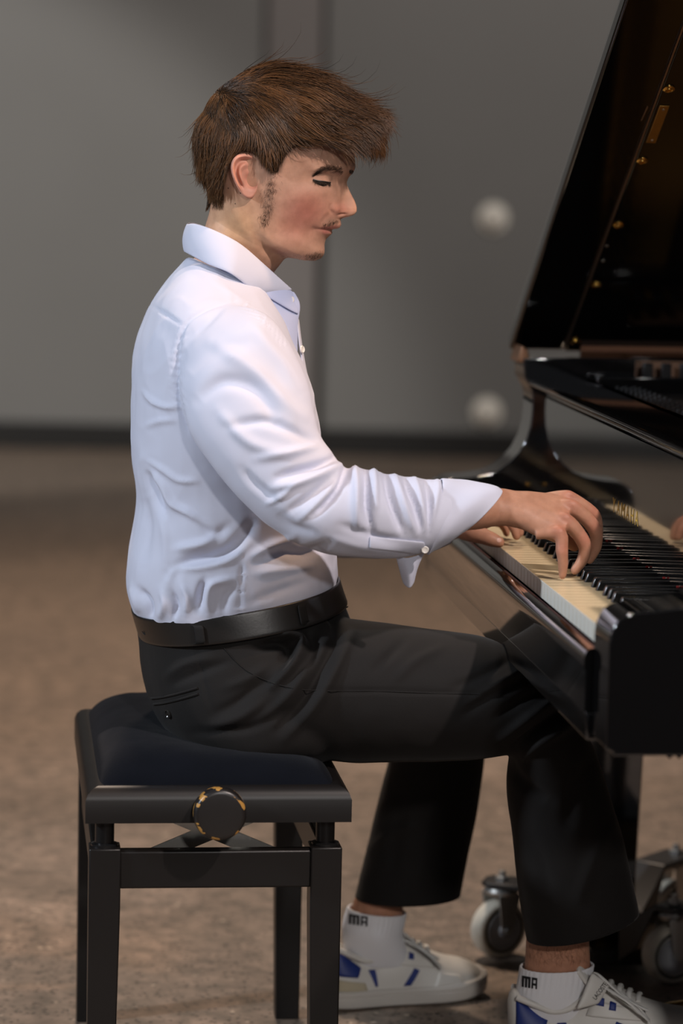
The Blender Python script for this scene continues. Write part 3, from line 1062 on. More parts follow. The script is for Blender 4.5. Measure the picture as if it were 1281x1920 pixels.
# back and side of the shirt body
S += [([(268, 735), (290, 755), (315, 763), (335, 762)], 5, 3.2), ([(270, 800), (300, 790), (330, 788)], 6, 1.8), ([(275, 862), (305, 880), (335, 900), (370, 902)], 6, 2.6),
      ([(276, 880), (290, 925), (308, 965)], 8, -5.0), ([(278, 878), (305, 910), (325, 945), (360, 965), (400, 995)], 7, 4.5), ([(268, 930), (275, 990), (268, 1060)], 12, -3.5),
      ([(300, 960), (312, 1010), (310, 1060)], 10, 2.5), ([(318, 1078), (350, 1055), (400, 1045), (440, 1025), (470, 985)], 12, -7.0), ([(312, 1100), (330, 1068), (380, 1062), (430, 1048), (462, 1020)], 8, 4.0),
      ([(330, 1030), (380, 1020), (405, 1005)], 9, 4.5), ([(365, 965), (400, 1000), (430, 985)], 10, -3.0), ([(372, 1145), (376, 1110), (384, 1088)], 7, -6.0), ([(392, 1150), (390, 1120), (400, 1095), (440, 1085)], 7, 4.0),
      ([(350, 1150), (352, 1120), (340, 1095)], 7, 4.0), ([(300, 1160), (310, 1130), (302, 1105)], 8, 4.0), ([(282, 1160), (278, 1130), (262, 1105)], 7, -6.0), ([(262, 1150), (255, 1125), (246, 1100)], 7, 4.0),
      ([(325, 1160), (330, 1135), (322, 1110)], 6, -5.0), ([(420, 1150), (424, 1120), (440, 1100)], 8, -3.0), ([(488, 1052), (530, 1036), (575, 1038), (615, 1020)], 10, -5.0),
      ([(470, 1045), (505, 1025), (550, 1008)], 8, 4.0), ([(480, 1075), (530, 1068), (590, 1060)], 8, 2.5), ([(470, 1130), (520, 1110), (580, 1090)], 10, -1.6)]
# seams: yoke, armhole pucker, side seam
S += [([(284, 573), (315, 592), (346, 612)], 3.5, -1.6), ([(440, 566), (400, 574), (365, 592), (346, 614), (333, 660), (331, 720), (340, 770), (352, 800)], 4.5, -2.6),
      ([(457, 1040), (452, 1090), (450, 1150)], 3.5, -1.3)]
disp = stroke_field(P, [(a_, w_ * 0.92, h_ * 1.6) for a_, w_, h_ in S]) * 0.001 * near
# puckers along the armhole and side seam
for pts, w in (([(346, 614), (333, 660), (331, 720), (340, 770)], 11), ([(457, 1045), (452, 1090), (450, 1145)], 8), ([(455, 570), (500, 605), (535, 650)], 8)):
    d, t = seg_dist(P, pts)
    disp += 0.0011 * np.exp(-(d / w) ** 2) * np.sin(t * 150) * near * ((t > 0.01) & (t < 0.99))
nz = np.array([mnoise.noise(Vector((v[0] * 13, v[1] * 13, v[2] * 13))) + 0.5 * mnoise.noise(Vector((v[0] * 31 + 5, v[1] * 31, v[2] * 31))) for v in V])
ax = np.stack([V[:, 0] * 0.80 + V[:, 2] * 0.60, V[:, 1] * 0.7, -V[:, 0] * 0.60 + V[:, 2] * 0.80], 1)
rd = np.array([mnoise.noise(Vector((a[0] * 9 + 3, a[1] * 14, a[2] * 24))) for a in ax])
rd2 = np.array([mnoise.noise(Vector((a[0] * 30, a[1] * 22 + 9, a[2] * 13))) for a in ax])
ridge = np.clip(1 - np.abs(rd) * 3.0, 0, 1) ** 1.5
ridge2 = np.clip(1 - np.abs(rd2) * 3.5, 0, 1) ** 1.5
patchy = smoothstep(-0.25, 0.35, np.array([mnoise.noise(Vector(v * 7.0 + 2.0)) for v in V]))
disp += 0.0020 * nz + (0.0012 * ridge + 0.0008 * ridge2) * patchy * smoothstep(-0.205, -0.185, V[:, 1])
V = V + N * disp[:, None]
cotton = mat('pale blue cotton', (0.58, 0.605, 0.73), 0.72, spec=0.25, sheen=0.15, bump=(900, 0.12, 0.0004))
cotton_shaded = mat('shaded blue cotton', (0.46, 0.52, 0.74), 0.75, spec=0.2, bump=(900, 0.12, 0.0004))  # darker copy of the shirt cotton, shade of the open front in its colour
shirt = mesh_obj('shirt', V, F, cotton, person, angle=180)
SH = Skin(V, F)


def cloth_patch(name, G, m, parent, thick=0.0016, sub=1):
    b = MB().grid(G)
    o = b.build(name, m, parent, angle=180)
    s = o.modifiers.new('solid', 'SOLIDIFY')
    s.thickness = thick
    s.offset = 0
    if sub:
        q = o.modifiers.new('sub', 'SUBSURF')
        q.levels = q.render_levels = sub
    return o


def strip_between(top, bot, rows=6, cols=28, belly=0.0):
    """grid between two 3-D polylines"""
    T, B = cr(top, cols), cr(bot, cols)
    G = np.zeros((rows, cols, 3))
    for i in range(rows):
        t = i / (rows - 1)
        G[i] = T * (1 - t) + B * t
        if belly:
            c = (T.mean(0) + B.mean(0)) / 2
            out = G[i] - c
            out[:, 2] = 0
            out /= np.linalg.norm(out, axis=1)[:, None] + 1e-9
            G[i] += out * belly * sin(pi * t)
    return G


# collar: leaf folded over the stand, near half traced, far half mirrored
ct = [(352, 420, 0.0), (366, 419, 0.036), (400, 430, 0.064), (450, 456, 0.074), (500, 499, 0.058), (532, 528, 0.034), (549, 543, 0.014)]
cb = [(347, 473, 0.0), (360, 480, 0.045), (392, 497, 0.082), (428, 511, 0.099), (455, 530, 0.092), (470, 545, 0.080), (486, 551, 0.064)]


def sym(pts):
    nearp = [VW.Y(x, y, -w) for x, y, w in pts]
    mid = VW.Y(pts[0][0], pts[0][1], 0)
    far = [np.array([p[0], -p[1], p[2]]) for p in nearp]
    return np.array(far[::-1][:-1] + nearp)


collar = cloth_patch('collar', strip_between(sym(ct), sym(cb), rows=7, cols=56, belly=0.004), cotton, shirt, 0.0026)
# stand inside the collar
st_t = [(x + 1, y + 5, max(w - 0.004, 0)) for x, y, w in ct]
st_b = [(358, 478, 0.0), (370, 486, 0.04), (400, 500, 0.07), (450, 525, 0.078), (500, 556, 0.060), (540, 580, 0.035), (560, 590, 0.014)]
cloth_patch('collar_stand', strip_between(sym(st_t), sym(st_b), rows=6, cols=48), cotton_shaded, shirt, 0.002)
# open placket under the chin with its button
pl_l = [VW.Y(500, 552, -0.055), VW.Y(522, 588, -0.048), VW.Y(541, 625, -0.036), VW.Y(554, 665, -0.022)]
pl_r = [VW.Y(551, 546, -0.010), VW.Y(563, 571, -0.006), VW.Y(558, 610, -0.010), VW.Y(557, 668, -0.012)]
G = np.stack([np.array(cr(pl_l, 14)) * (1 - t) + np.array(cr(pl_r, 14)) * t for t in np.linspace(0, 1, 8)])
cloth_patch('placket', G, cotton_shaded, shirt, 0.0022)
pb_l = [VW.Y(556, 596, -0.012), VW.Y(562, 650, -0.012), VW.Y(572, 710, -0.012), VW.Y(583, 760, -0.012)]
pb_r = [VW.Y(559, 596, 0.012), VW.Y(566, 650, 0.014), VW.Y(577, 710, 0.014), VW.Y(589, 760, 0.014)]
G = np.stack([np.array(cr(pb_l, 14)) * (1 - t) + np.array(cr(pb_r, 14)) * t for t in np.linspace(0, 1, 5)])
cloth_patch('front_band', G, cotton, shirt, 0.003)
pearl = mat('pearl button', (0.78, 0.76, 0.72), 0.25, coat=0.5)


def button(px, py, Yp, axis, r=0.0052, parent=shirt, m=pearl, name='button'):
    o_ = VW.Y(px, py, Yp)
    b = MB().lathe([(0, 0), (r, 0), (r, 0.0012), (r * 0.85, 0.0022), (r * 0.62, 0.0016), (0, 0.0015)], o_, axis, 24).build(name, m, parent)
    return b


button(545, 562, -0.019, (-0.1, -1, 0.1))
button(566, 655, -0.014, (0.8, -0.6, 0.1))

# right cuff: unbuttoned, its mouth cut on a slant, with hanging flap
cuff_rows = [(826, 899, 800, 1036, -0.250, 0.043), (852, 901, 808, 1034, -0.249, 0.043), (882, 903, 820, 1028, -0.248, 0.041), (910, 907, 835, 1018, -0.247, 0.038), (932, 914, 850, 1006, -0.246, 0.034), (941, 921, 858, 1000, -0.246, 0.032)]
R = cr(cuff_rows, 22)
RG = np.array([sil_ring(*r, n=56) for r in R])
# slanted folds in the cuff
for i in range(RG.shape[0]):
    c = RG[i].mean(0)
    ph = np.arange(56) * 2 * pi / 56
    k = 0.0022 * np.sin(3 * ph + 0.4 * i) * (1 - i / 22) + 0.0012 * np.sin(5 * ph - 0.3 * i) * (1 - i / 22)
    d = RG[i] - c
    RG[i] = c + d * (1 + k[:, None] / (np.linalg.norm(d, axis=1)[:, None] + 1e-9))
RGc = np.concatenate([RG, RG[:, :1]], 1)
cuff = cloth_patch('cuff', RGc, cotton, shirt, 0.0024)
fl_t = [VW.Y(742, 1042, -0.262), VW.Y(765, 1046, -0.268), VW.Y(797, 1036, -0.268)]
fl_m = [VW.Y(750, 1072, -0.250), VW.Y(768, 1078, -0.262), VW.Y(784, 1062, -0.258)]
fl_b = [VW.Y(757, 1094, -0.246), VW.Y(768, 1103, -0.252), VW.Y(776, 1092, -0.248)]
G = cr([np.array(cr(x, 9)).reshape(-1) for x in (fl_t, fl_m, fl_b)], 9).reshape(9, 9, 3)
cloth_patch('cuff_flap', G, cotton, cuff, 0.002)
# sleeve placket strip and its button
G = np.array([[SH.at(x, y0 + (x - 690) * 0.10, 0.0018) for x in np.linspace(692, 796, 18)] for y0 in np.linspace(1004, 1027, 5)])
cloth_patch('sleeve_placket', G, cotton, shirt, 0.0016)
MB().lathe([(0, 0), (0.0048, 0), (0.0048, 0.0012), (0.004, 0.002), (0.003, 0.0015), (0, 0.0015)], SH.at(795, 1026, 0.004), (-0.1, -1, -0.1), 24).build('button', pearl, cuff)
# left cuff, far side
R = cr([(800, 945, 790, 1034, 0.120, 0.040), (830, 955, 818, 1028, 0.098, 0.037), (858, 965, 842, 1018, 0.082, 0.033)], 12)
RG = np.array([sil_ring(*r, n=40) for r in R])
cloth_patch('cuff', np.concatenate([RG, RG[:, :1]], 1), cotton, shirt, 0.0024)

# ---------- trousers
pel_rows = [(630, 1090, 254, 1152, 0.0, 0.165), (652, 1150, 262, 1210, 0.0, 0.172), (672, 1195, 266, 1255, 0.0, 0.182), (690, 1240, 276, 1300, 0.0, 0.190), (690, 1290, 296, 1346, 0.0, 0.192), (680, 1340, 335, 1386, 0.0, 0.186), (640, 1390, 400, 1400, 0.0, 0.150)]
nl_rows = [(440, 1200, 345, 1375, -0.085, 0.085), (560, 1160, 480, 1404, -0.100, 0.093), (680, 1164, 620, 1424, -0.108, 0.092), (800, 1180, 760, 1428, -0.114, 0.088), (895, 1192, 870, 1424, -0.118, 0.083),
           (965, 1222, 925, 1417, -0.118, 0.080), (1018, 1268, 948, 1414, -0.117, 0.078), (1062, 1312, 957, 1424, -0.114, 0.076), (1098, 1372, 953, 1452, -0.108, 0.074), (1126, 1436, 953, 1492, -0.100, 0.073),
           (1150, 1505, 958, 1545, -0.092, 0.073), (1170, 1580, 966, 1615, -0.080, 0.074), (1186, 1650, 976, 1695, -0.068, 0.076), (1196, 1702, 986, 1756, -0.060, 0.078), (1203, 1745, 995, 1805, -0.054, 0.079)]
fl_rows = [(440, 1200, 345, 1375, 0.085, 0.085), (560, 1165, 480, 1400, 0.120, 0.090), (680, 1166, 620, 1405, 0.170, 0.088), (790, 1180, 730, 1400, 0.215, 0.082), (870, 1215, 745, 1400, 0.250, 0.078),
           (915, 1290, 733, 1412, 0.272, 0.074), (912, 1370, 726, 1440, 0.284, 0.070), (902, 1470, 714, 1490, 0.292, 0.068), (890, 1540, 698, 1550, 0.297, 0.068), (876, 1610, 682, 1615, 0.300, 0.069), (864, 1668, 668, 1676, 0.302, 0.070), (856, 1710, 658, 1718, 0.303, 0.070)]
V, F = voxel_union([sil_loft(pel_rows, e=2.3), sil_loft(nl_rows), sil_loft(fl_rows)], 0.0040, smooth=10, fac=0.5)
P = px_of(V)
N = normals_of(V, F)
if N[np.argmax(V[:, 2])][2] < 0:
    N = -N
near = smoothstep(0.15, -0.25, N @ (VW.F))
S = [([(500, 1200), (535, 1188), (560, 1196), (566, 1218), (548, 1252), (512, 1285)], 8, 11.0), ([(485, 1212), (520, 1206), (540, 1218), (530, 1246)], 9, -9.0), ([(575, 1180), (590, 1215), (575, 1260)], 9, -6.0), ([(600, 1135), (625, 1165), (628, 1200)], 8, -5.0),
     ([(640, 1180), (610, 1240), (570, 1310), (520, 1370)], 9, -6.0), ([(662, 1185), (630, 1255), (590, 1325), (535, 1385)], 9, 5.0), ([(615, 1195), (585, 1240), (545, 1300), (490, 1350)], 9, 4.5),
     ([(310, 1270), (350, 1245), (400, 1232)], 7, 3.0), ([(320, 1285), (370, 1262), (430, 1240)], 7, -3.0), ([(400, 1340), (440, 1320), (480, 1290), (520, 1270)], 9, -3.5), ([(390, 1365), (450, 1345), (500, 1310)], 9, 3.5),
     ([(345, 1375), (400, 1372), (470, 1365), (540, 1330)], 8, -3.0), ([(420, 1290), (460, 1275), (500, 1250)], 8, 2.5), ([(760, 1200), (730, 1230), (700, 1260)], 9, -2.2), ([(830, 1215), (780, 1240), (740, 1275)], 9, 2.2),
     ([(1075, 1318), (1040, 1345), (1000, 1375), (958, 1408)], 9, -9.0), ([(1060, 1300), (1020, 1325), (970, 1362), (930, 1395)], 9, 5.0), ([(1088, 1345), (1050, 1370), (1010, 1395), (975, 1425)], 9, 5.0),
     ([(1000, 1262), (960, 1285), (910, 1310), (870, 1340)], 9, -3.0), ([(960, 1235), (910, 1265), (850, 1290)], 9, -2.5), ([(985, 1252), (930, 1285), (880, 1320)], 8, 2.6), ([(1030, 1290), (985, 1310), (930, 1345)], 8, -3.0),
     ([(960, 1440), (985, 1470), (1030, 1500)], 12, -4.0), ([(1110, 1420), (1080, 1480), (1060, 1560)], 14, -3.0), ([(1150, 1540), (1110, 1620), (1080, 1700)], 14, 3.0), ([(990, 1560), (1020, 1640), (1020, 1720)], 14, -2.5),
     ([(560, 1292), (700, 1296), (900, 1302), (1000, 1320)], 3.0, -1.4), ([(370, 1215), (380, 1270), (395, 1330)], 3.0, -1.2),
     ([(760, 1500), (740, 1570), (735, 1650)], 14, -3.0), ([(840, 1450), (800, 1540), (790, 1640)], 14, 3.0), ([(700, 1590), (740, 1560), (790, 1550)], 10, 2.5)]
disp = stroke_field(P, [(a_, w_, h_ * 1.4) for a_, w_, h_ in S]) * 0.001 * near
nz = np.array([mnoise.noise(Vector((v[0] * 11, v[1] * 11, v[2] * 11))) + 0.4 * mnoise.noise(Vector((v[0] * 30 + 5, v[1] * 30, v[2] * 30))) for v in V])
V = V + N * (disp + 0.0022 * nz)[:, None]
wool = mat('black wool', (0.0085, 0.0076, 0.0072), 0.80, spec=0.25, sheen=0.06, bump=(700, 0.25, 0.0006))
trousers = mesh_obj('trousers', V, F, wool, person, angle=180)
# cut both legs open along their hems
bm = bmesh.new()
bm.from_mesh(trousers.data)
org_ = Vector(ORG[trousers.name])
for (a_, b_, yc, lo_, hi_) in (((1196, 1706), (986, 1764), -0.060, -9, 0.12), ((862, 1674), (667, 1682), 0.302, 0.19, 9)):
    A_, B_ = VW.Y(*a_, yc), VW.Y(*b_, yc)
    no = Vector(np.cross(A_ - B_, (0, 1.0, 0)))
    no.normalize()
    if no.z > 0:
        no = -no
    co = Vector(A_) - org_
    fs = [f for f in bm.faces if lo_ < f.calc_center_median().y + org_.y < hi_ and f.calc_center_median().z < 0.40]
    gs = set(fs)
    for f in fs:
        gs.update(f.edges)
        gs.update(f.verts)
    bmesh.ops.bisect_plane(bm, geom=list(gs), plane_co=co, plane_no=no, clear_outer=True)
bm.to_mesh(trousers.data)
bm.free()
trousers.data.shade_smooth()
so = trousers.modifiers.new('solid', 'SOLIDIFY')
so.thickness = 0.0022
so.offset = -1
TR = Skin(V, F)


def lay(skin, name, pts, w, m, parent, h=0.0022, off=0.0006, n=24, r=None):
    """thin cord laid along a pixel polyline on a surface"""
    Q = cr(pts, n)
    return MB().tube([skin.at(x, y, off) for x, y in Q], w, 6, flat=None).build(name, m, parent)


lay(TR, 'pocket_welt', [(284, 1309), (310, 1306), (340, 1299), (371, 1290)], 0.0016, wool, trousers)
lay(TR, 'pocket_welt', [(288, 1320), (312, 1317), (342, 1310), (372, 1301)], 0.0016, wool, trousers)
lay(TR, 'side_seam', [(420, 1215), (470, 1262), (560, 1292), (700, 1296), (900, 1302)], 0.0006, wool, trousers)
MB().lathe([(0, 0), (0.0065, 0), (0.0065, 0.002), (0.005, 0.003), (0.004, 0.0018), (0, 0.0018)], TR.at(317, 1338, 0.0), TR.n(317, 1338), 20).build('pocket_button', mat('dark horn', (0.02, 0.018, 0.016), 0.25, coat=0.4), trousers)

# belt with loops
leather = mat('black leather', (0.010, 0.0085, 0.0075), 0.36, coat=0.15, coat_rough=0.4, bump=(260, 0.15, 0.0006))
belt_rows = [(632, 1078, 248, 1143, 0.0, 0.171), (636, 1092, 252, 1158, 0.0, 0.173), (641, 1108, 257, 1175, 0.0, 0.175), (647, 1124, 262, 1192, 0.0, 0.177)]
RG = np.array([sil_ring(*r, n=96, e=2.3) for r in cr(belt_rows, 8)])
belt = cloth_patch('belt', np.concatenate([RG, RG[:, :1]], 1), leather, person, 0.0036, sub=1)
BVb = RG.reshape(-1, 3)
BL = Skin(BVb, [(i * 96 + j, i * 96 + (j + 1) % 96, (i + 1) * 96 + (j + 1) % 96, (i + 1) * 96 + j) for i in range(7) for j in range(96)])
for x0, y0, x1, y1, w in ((371, 1150, 381, 1219, 9), (560, 1124, 572, 1186, 8)):
    G = np.array([[BL.at(x0 + (x1 - x0) * t + s * w, y0 + (y1 - y0) * t, 0.0045 + (0.0 if 0.05 < t < 0.95 else -0.002)) for s in (-1, -0.4, 0.4, 1)] for t in np.linspace(0, 1, 9)])
    cloth_patch('belt_loop', G, wool, trousers, 0.0022)

# ---------- head and neck: lofted from the side profile, then modelled
HC = VW.Y(520, 300, 0.0)
HT = radians(5.6 + 6.0)
HU = np.array([cos(HT), -sin(HT), 0.0])
HLAT = np.array([-sin(HT), -cos(HT), 0.0])       # towards the camera (his right)
PXM = 1389.0


def hd(px, py, w=0.0):
    return VW.plane(px, py, HC, HLAT) + HLAT * w


def hs(px, py, w):
    return VW.plane(px, py, HC + HLAT * w, HLAT)


FP = [(0.00, 548, 141), (0.04, 580, 148), (0.08, 608, 163), (0.12, 630, 186), (0.17, 648, 215), (0.22, 658, 245), (0.27, 663, 275), (0.32, 665, 300), (0.345, 665.5, 312), (0.365, 660, 324), (0.385, 653, 334), (0.40, 650, 342),
      (0.43, 648, 355), (0.46, 645.5, 370), (0.49, 643, 385), (0.52, 640, 400), (0.54, 637.5, 410), (0.56, 633.5, 419), (0.58, 628.5, 427), (0.60, 622.5, 435),
      (0.62, 616.5, 442), (0.64, 611.5, 449), (0.655, 609, 456), (0.675, 607.5, 466), (0.695, 606, 475), (0.715, 601, 483.5), (0.735, 590, 488.5), (0.76, 574, 488.5), (0.79, 556, 486), (0.82, 541, 486),
      (0.85, 528, 494), (0.88, 516, 506), (0.92, 506, 526), (0.96, 500, 560), (1.0, 500, 600)]
BP = [(0.0, 548, 141), (0.04, 515, 134), (0.08, 480, 138), (0.12, 450, 149), (0.17, 420, 168), (0.22, 400, 190), (0.27, 388, 214), (0.32, 382, 238), (0.40, 381, 266), (0.46, 384, 290), (0.52, 389, 315), (0.58, 394, 338),
      (0.64, 397, 355), (0.70, 397, 372), (0.76, 395, 388), (0.82, 392, 403), (0.88, 387, 420), (0.92, 381, 440), (0.96, 370, 470), (1.0, 360, 500)]
WP = [(0, 2), (0.04, 40), (0.08, 63), (0.12, 80), (0.17, 95), (0.22, 103), (0.27, 106), (0.32, 106), (0.4, 103), (0.46, 101), (0.52, 97), (0.58, 92), (0.64, 88), (0.70, 84), (0.76, 79), (0.82, 75), (0.88, 75), (0.92, 79), (0.96, 90), (1.0, 105)]
TPp = [(0, 0.5), (0.25, 0.52), (0.42, 0.60), (0.60, 0.63), (0.72, 0.60), (0.82, 0.5), (1, 0.5)]
EF = [(0, 2.0), (0.2, 2.2), (0.34, 2.5), (0.46, 2.35), (0.58, 2.15), (0.7, 2.0), (0.82, 2.0), (1, 2)]


def mono(tab, k):
    """smooth interpolation of a table"""
    a = np.array(tab, float)
    x = a[:, 0]
    out = []
    for c in range(1, a.shape[1]):
        y = a[:, c]
        m = np.gradient(y, x)
        i = np.clip(np.searchsorted(x, k) - 1, 0, len(x) - 2)
        h = x[i + 1] - x[i]
        t = (k - x[i]) / h
        d = (y[i + 1] - y[i]) / h
        m0 = np.where(np.abs(m[i]) > 3 * np.abs(d), 3 * d, m[i])
        m1 = np.where(np.abs(m[i + 1]) > 3 * np.abs(d), 3 * d, m[i + 1])
        out.append((2 * t ** 3 - 3 * t ** 2 + 1) * y[i] + (t ** 3 - 2 * t ** 2 + t) * h * m0 + (-2 * t ** 3 + 3 * t ** 2) * y[i + 1] + (t ** 3 - t ** 2) * h * m1)
    return np.stack(out, 1)


ks = np.concatenate([np.linspace(0.0, 0.33, 60, endpoint=False), np.linspace(0.33, 0.535, 90, endpoint=False), np.linspace(0.535, 0.66, 90, endpoint=False), np.linspace(0.66, 0.84, 60, endpoint=False), np.linspace(0.84, 1.0, 24)])
NC = 240
s_ = np.arange(NC) / NC * 2 * pi
phi = s_ - 0.55 * np.sin(s_)
fpx, bpx = mono(FP, ks), mono(BP, ks)
Wk, tpk, efk = mono(WP, ks)[:, 0], mono(TPp, ks)[:, 0], mono(EF, ks)[:, 0]
HV = []
for i in range(len(ks)):
    Fp, Bp = hd(*fpx[i]), hd(*bpx[i])
    c, s = np.cos(phi), np.sin(phi)
    e = np.where(c > 0, efk[i], 2.15)
    cc = np.abs(c) ** (2 / e)
    ss = np.sign(s) * np.abs(s) ** (2 / e)
    t = np.where(c > 0, tpk[i] * (1 - cc), tpk[i] + (1 - tpk[i]) * cc)
    HV.append(Fp + (Bp - Fp) * t[:, None] + HLAT * (Wk[i] / PXM * ss)[:, None])
HV = np.array(HV)
nR = len(ks)
HF = [(i * NC + j, i * NC + (j + 1) % NC, (i + 1) * NC + (j + 1) % NC, (i + 1) * NC + j) for i in range(nR - 1) for j in range(NC)]
V = HV.reshape(-1, 3)
HF.append(tuple(range(NC))[::-1])


def mirror_px(V):
    w = (V - HC) @ HLAT
    Vm = V + HLAT * (np.abs(w) - w)[:, None]
    return px_of(Vm), w


# nose ridge pushed forward out of the face
P, w = mirror_px(V)
wpx = np.abs(w) * PXM
ny = [340, 348, 356, 365, 375, 384, 390, 396, 400, 403.5, 406, 408, 410, 412]
nn = [0, 2.5, 7, 13, 20, 25, 27.3, 28, 26.5, 22.5, 15, 7, 2, 0]
ns = [8, 8.5, 9, 10, 11, 12.5, 14, 15, 15.5, 15.5, 15, 14, 13, 12]
front = (np.interp(P[:, 1], [300, 500], [0, 0]) + (P[:, 0] > 585))
amt = np.interp(P[:, 1], ny, nn, left=0, right=0) * np.exp(-(wpx / np.interp(P[:, 1], ny, ns)) ** 2) * (front > 0)
V = V + HU * (amt / PXM)[:, None]
# lips pushed forward, fading out towards the corners of the mouth
ly = [406, 411, 416, 421, 426, 429, 431, 432.5, 434.5, 438, 443, 449]
lz = [0, 1.0, 4.2, 7.2, 8.2, 5.0, 0.5, -1.5, -0.5, 2.0, 1.2, 0]
amt = np.interp(P[:, 1], ly, lz, left=0, right=0) * np.exp(-(wpx / 25.0) ** 2) * (front > 0)
V = V + HU * (amt / PXM)[:, None]


def gfield(P, items):
    o = np.zeros(len(P))
    for x, y, rx, ry, a in items:
        o += a * np.exp(-((P[:, 0] - x) / rx) ** 2 - ((P[:, 1] - y) / ry) ** 2)
    return o


P, w = mirror_px(V)
wpx = np.abs(w) * PXM
N = normals_of(V, HF[:-1])
if (N @ HLAT)[np.argmax(w)] < 0:
    N = -N
A = gfield(P, [(600, 339, 24, 13, -7.5), (602, 340, 15, 8.5, 6.0), (636, 317, 26, 8, 3.0), (600, 318, 20, 7, 2.5), (570, 368, 34, 18, 4.0), (556, 428, 34, 26, -3.0), (556, 296, 30, 34, -3.0), (590, 432, 9, 7, -3.0), (600, 474, 14, 11, 2.5),
               (630, 393, 8, 9, 4.5), (618, 372, 9, 14, -2.0), (545, 455, 30, 18, 2.0)])
A += stroke_field(P, [([(621, 398), (612, 408), (603, 420)], 5, -2.0), ([(484, 398), (490, 430), (515, 460), (560, 482)], 11, 3.5), ([(478, 430), (498, 464), (530, 482), (560, 494)], 11, -5.0),
                      ([(432, 372), (455, 420), (490, 470), (515, 510)], 14, 3.5), ([(594, 431), (606, 430.5), (618, 430.5), (630, 431)], 2.6, -2.6), ([(610, 426), (624, 423), (638, 423)], 4, 1.5), ([(604, 437), (622, 437)], 4, 1.6),
                      ([(586, 334), (597, 327), (612, 327), (622, 332)], 2.4, -2.2), ([(588, 340), (603, 347), (619, 344)], 2.2, -2.0), ([(634, 403), (643, 402.5), (650, 402)], 2.8, -5.0), ([(622, 381), (619, 392), (625, 402)], 3.0, -2.4)])
V = V + N * (A / PXM)[:, None]
headV, headF = V, list(HF)
P, w = mirror_px(V)

# skin tint: hair roots on the scalp, lips, cheeks, stubble
hair_poly = np.array([(664, 268), (640, 270), (608, 262), (577, 272), (553, 276), (536, 292), (525, 322), (509, 327), (496, 314), (484, 297), (470, 287), (452, 286), (438, 297), (431, 313), (422, 338), (413, 379), (396, 380), (386, 335), (370, 270), (372, 205), (415, 150),
                      (470, 120), (548, 120), (615, 145), (655, 195), (672, 250)], float)


def inside(P, poly):
    x, y = P[:, 0], P[:, 1]
    r = np.zeros(len(P), bool)
    n = len(poly)
    for i in range(n):
        (x1, y1), (x2, y2) = poly[i], poly[(i + 1) % n]
        c = ((y1 > y) != (y2 > y)) & (x < (x2 - x1) * (y - y1) / (y2 - y1 + 1e-9) + x1)
        r ^= c
    return r


def soft_poly(P, poly, w):
    d, _ = seg_dist(P, np.vstack([poly, poly[:1]]))
    return smoothstep(-w, w, np.where(inside(P, poly), d, -d))


base = np.array([0.50, 0.285, 0.195])
T = np.tile(base, (len(V), 1))


def blend(mask, c):
    global T
    T = T * (1 - mask[:, None]) + np.array(c) * mask[:, None]


blend(np.clip(gfield(P, [(575, 392, 42, 34, 0.65), (640, 392, 16, 14, 0.45), (548, 430, 40, 30, 0.30)]), 0, 1), (0.50, 0.165, 0.12))
blend(np.clip(gfield(P, [(440, 425, 55, 55, 0.9)]), 0, 1), (0.58, 0.345, 0.19))
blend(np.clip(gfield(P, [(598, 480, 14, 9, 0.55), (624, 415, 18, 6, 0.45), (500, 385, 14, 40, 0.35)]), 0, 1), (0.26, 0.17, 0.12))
lip = np.clip(stroke_field(P, [([(598, 430), (614, 428), (638, 424)], 3.6, 1.0), ([(602, 435), (622, 436)], 3.6, 0.9)]), 0, 1)
blend(lip, (0.42, 0.15, 0.12))
scalp = soft_poly(P, hair_poly, 5.0)
blend(scalp, (0.050, 0.026, 0.014))
headT = T

# ears
def ear(sgn):
    out = np.array([(459, 288), (473, 291), (482, 300), (487, 312), (486, 326), (484, 340), (482, 354), (477, 366), (468, 371.5), (458, 367), (449, 357), (442, 344), (436, 329), (433.5, 313), (437, 300), (446, 291)], float)
    c = np.array([465, 331.0])
    n = 72
    o = cr(np.vstack([out, out[:1]]), n + 1)[:-1]
    Rr = np.concatenate([np.linspace(0.02, 1.0, 30), [1.02, 1.0, 0.92, 0.82]])
    G = []
    for k, r in enumerate(Rr):
        q = c + (o - c) * r
        dx = (487 - q[:, 0])
        wv = 0.0705 + dx / PXM * 0.34
        ang = np.arctan2(q[:, 1] - c[1], q[:, 0] - c[0])
        backness = smoothstep(-0.2, 0.5, -np.cos(ang) + 0.35 * -np.sin(ang))     # helix side
        lobe = np.exp(-((q[:, 1] - 362) / 9.0) ** 2)
        rel = 0.0042 * np.exp(-((r - 0.90) / 0.085) ** 2) * (backness * (1 - lobe)) - 0.0034 * np.exp(-((r - 0.70) / 0.10) ** 2) * backness * (1 - lobe) + 0.0030 * np.exp(-((r - 0.50) / 0.12) ** 2) * backness
        rel = rel - 0.0120 * np.exp(-(((q[:, 0] - 471) / 9.5) ** 2 + ((q[:, 1] - 338) / 12.0) ** 2)) - 0.006 * np.exp(-(((q[:, 0] - 470) / 8.5) ** 2 + ((q[:, 1] - 312) / 9.0) ** 2))
        rel = rel + 0.0022 * np.exp(-(((q[:, 0] - 484) / 4.0) ** 2 + ((q[:, 1] - 341) / 7.0) ** 2))
        if k >= 30:
            wv = wv - [0.002, 0.006, 0.012, 0.020][k - 30]
            rel = rel * 0
        elif r > 0.95:
            rel = rel - 0.0012 * (r - 0.95) / 0.05
        pts = np.array([hs(x, y, ww) for (x, y), ww in zip(q, wv + rel)])
        if sgn < 0:
            d = (pts - HC) @ HLAT
            pts = pts - 2 * d[:, None] * HLAT
        G.append(pts)
    return MB().rings(G, True), len(G) * n


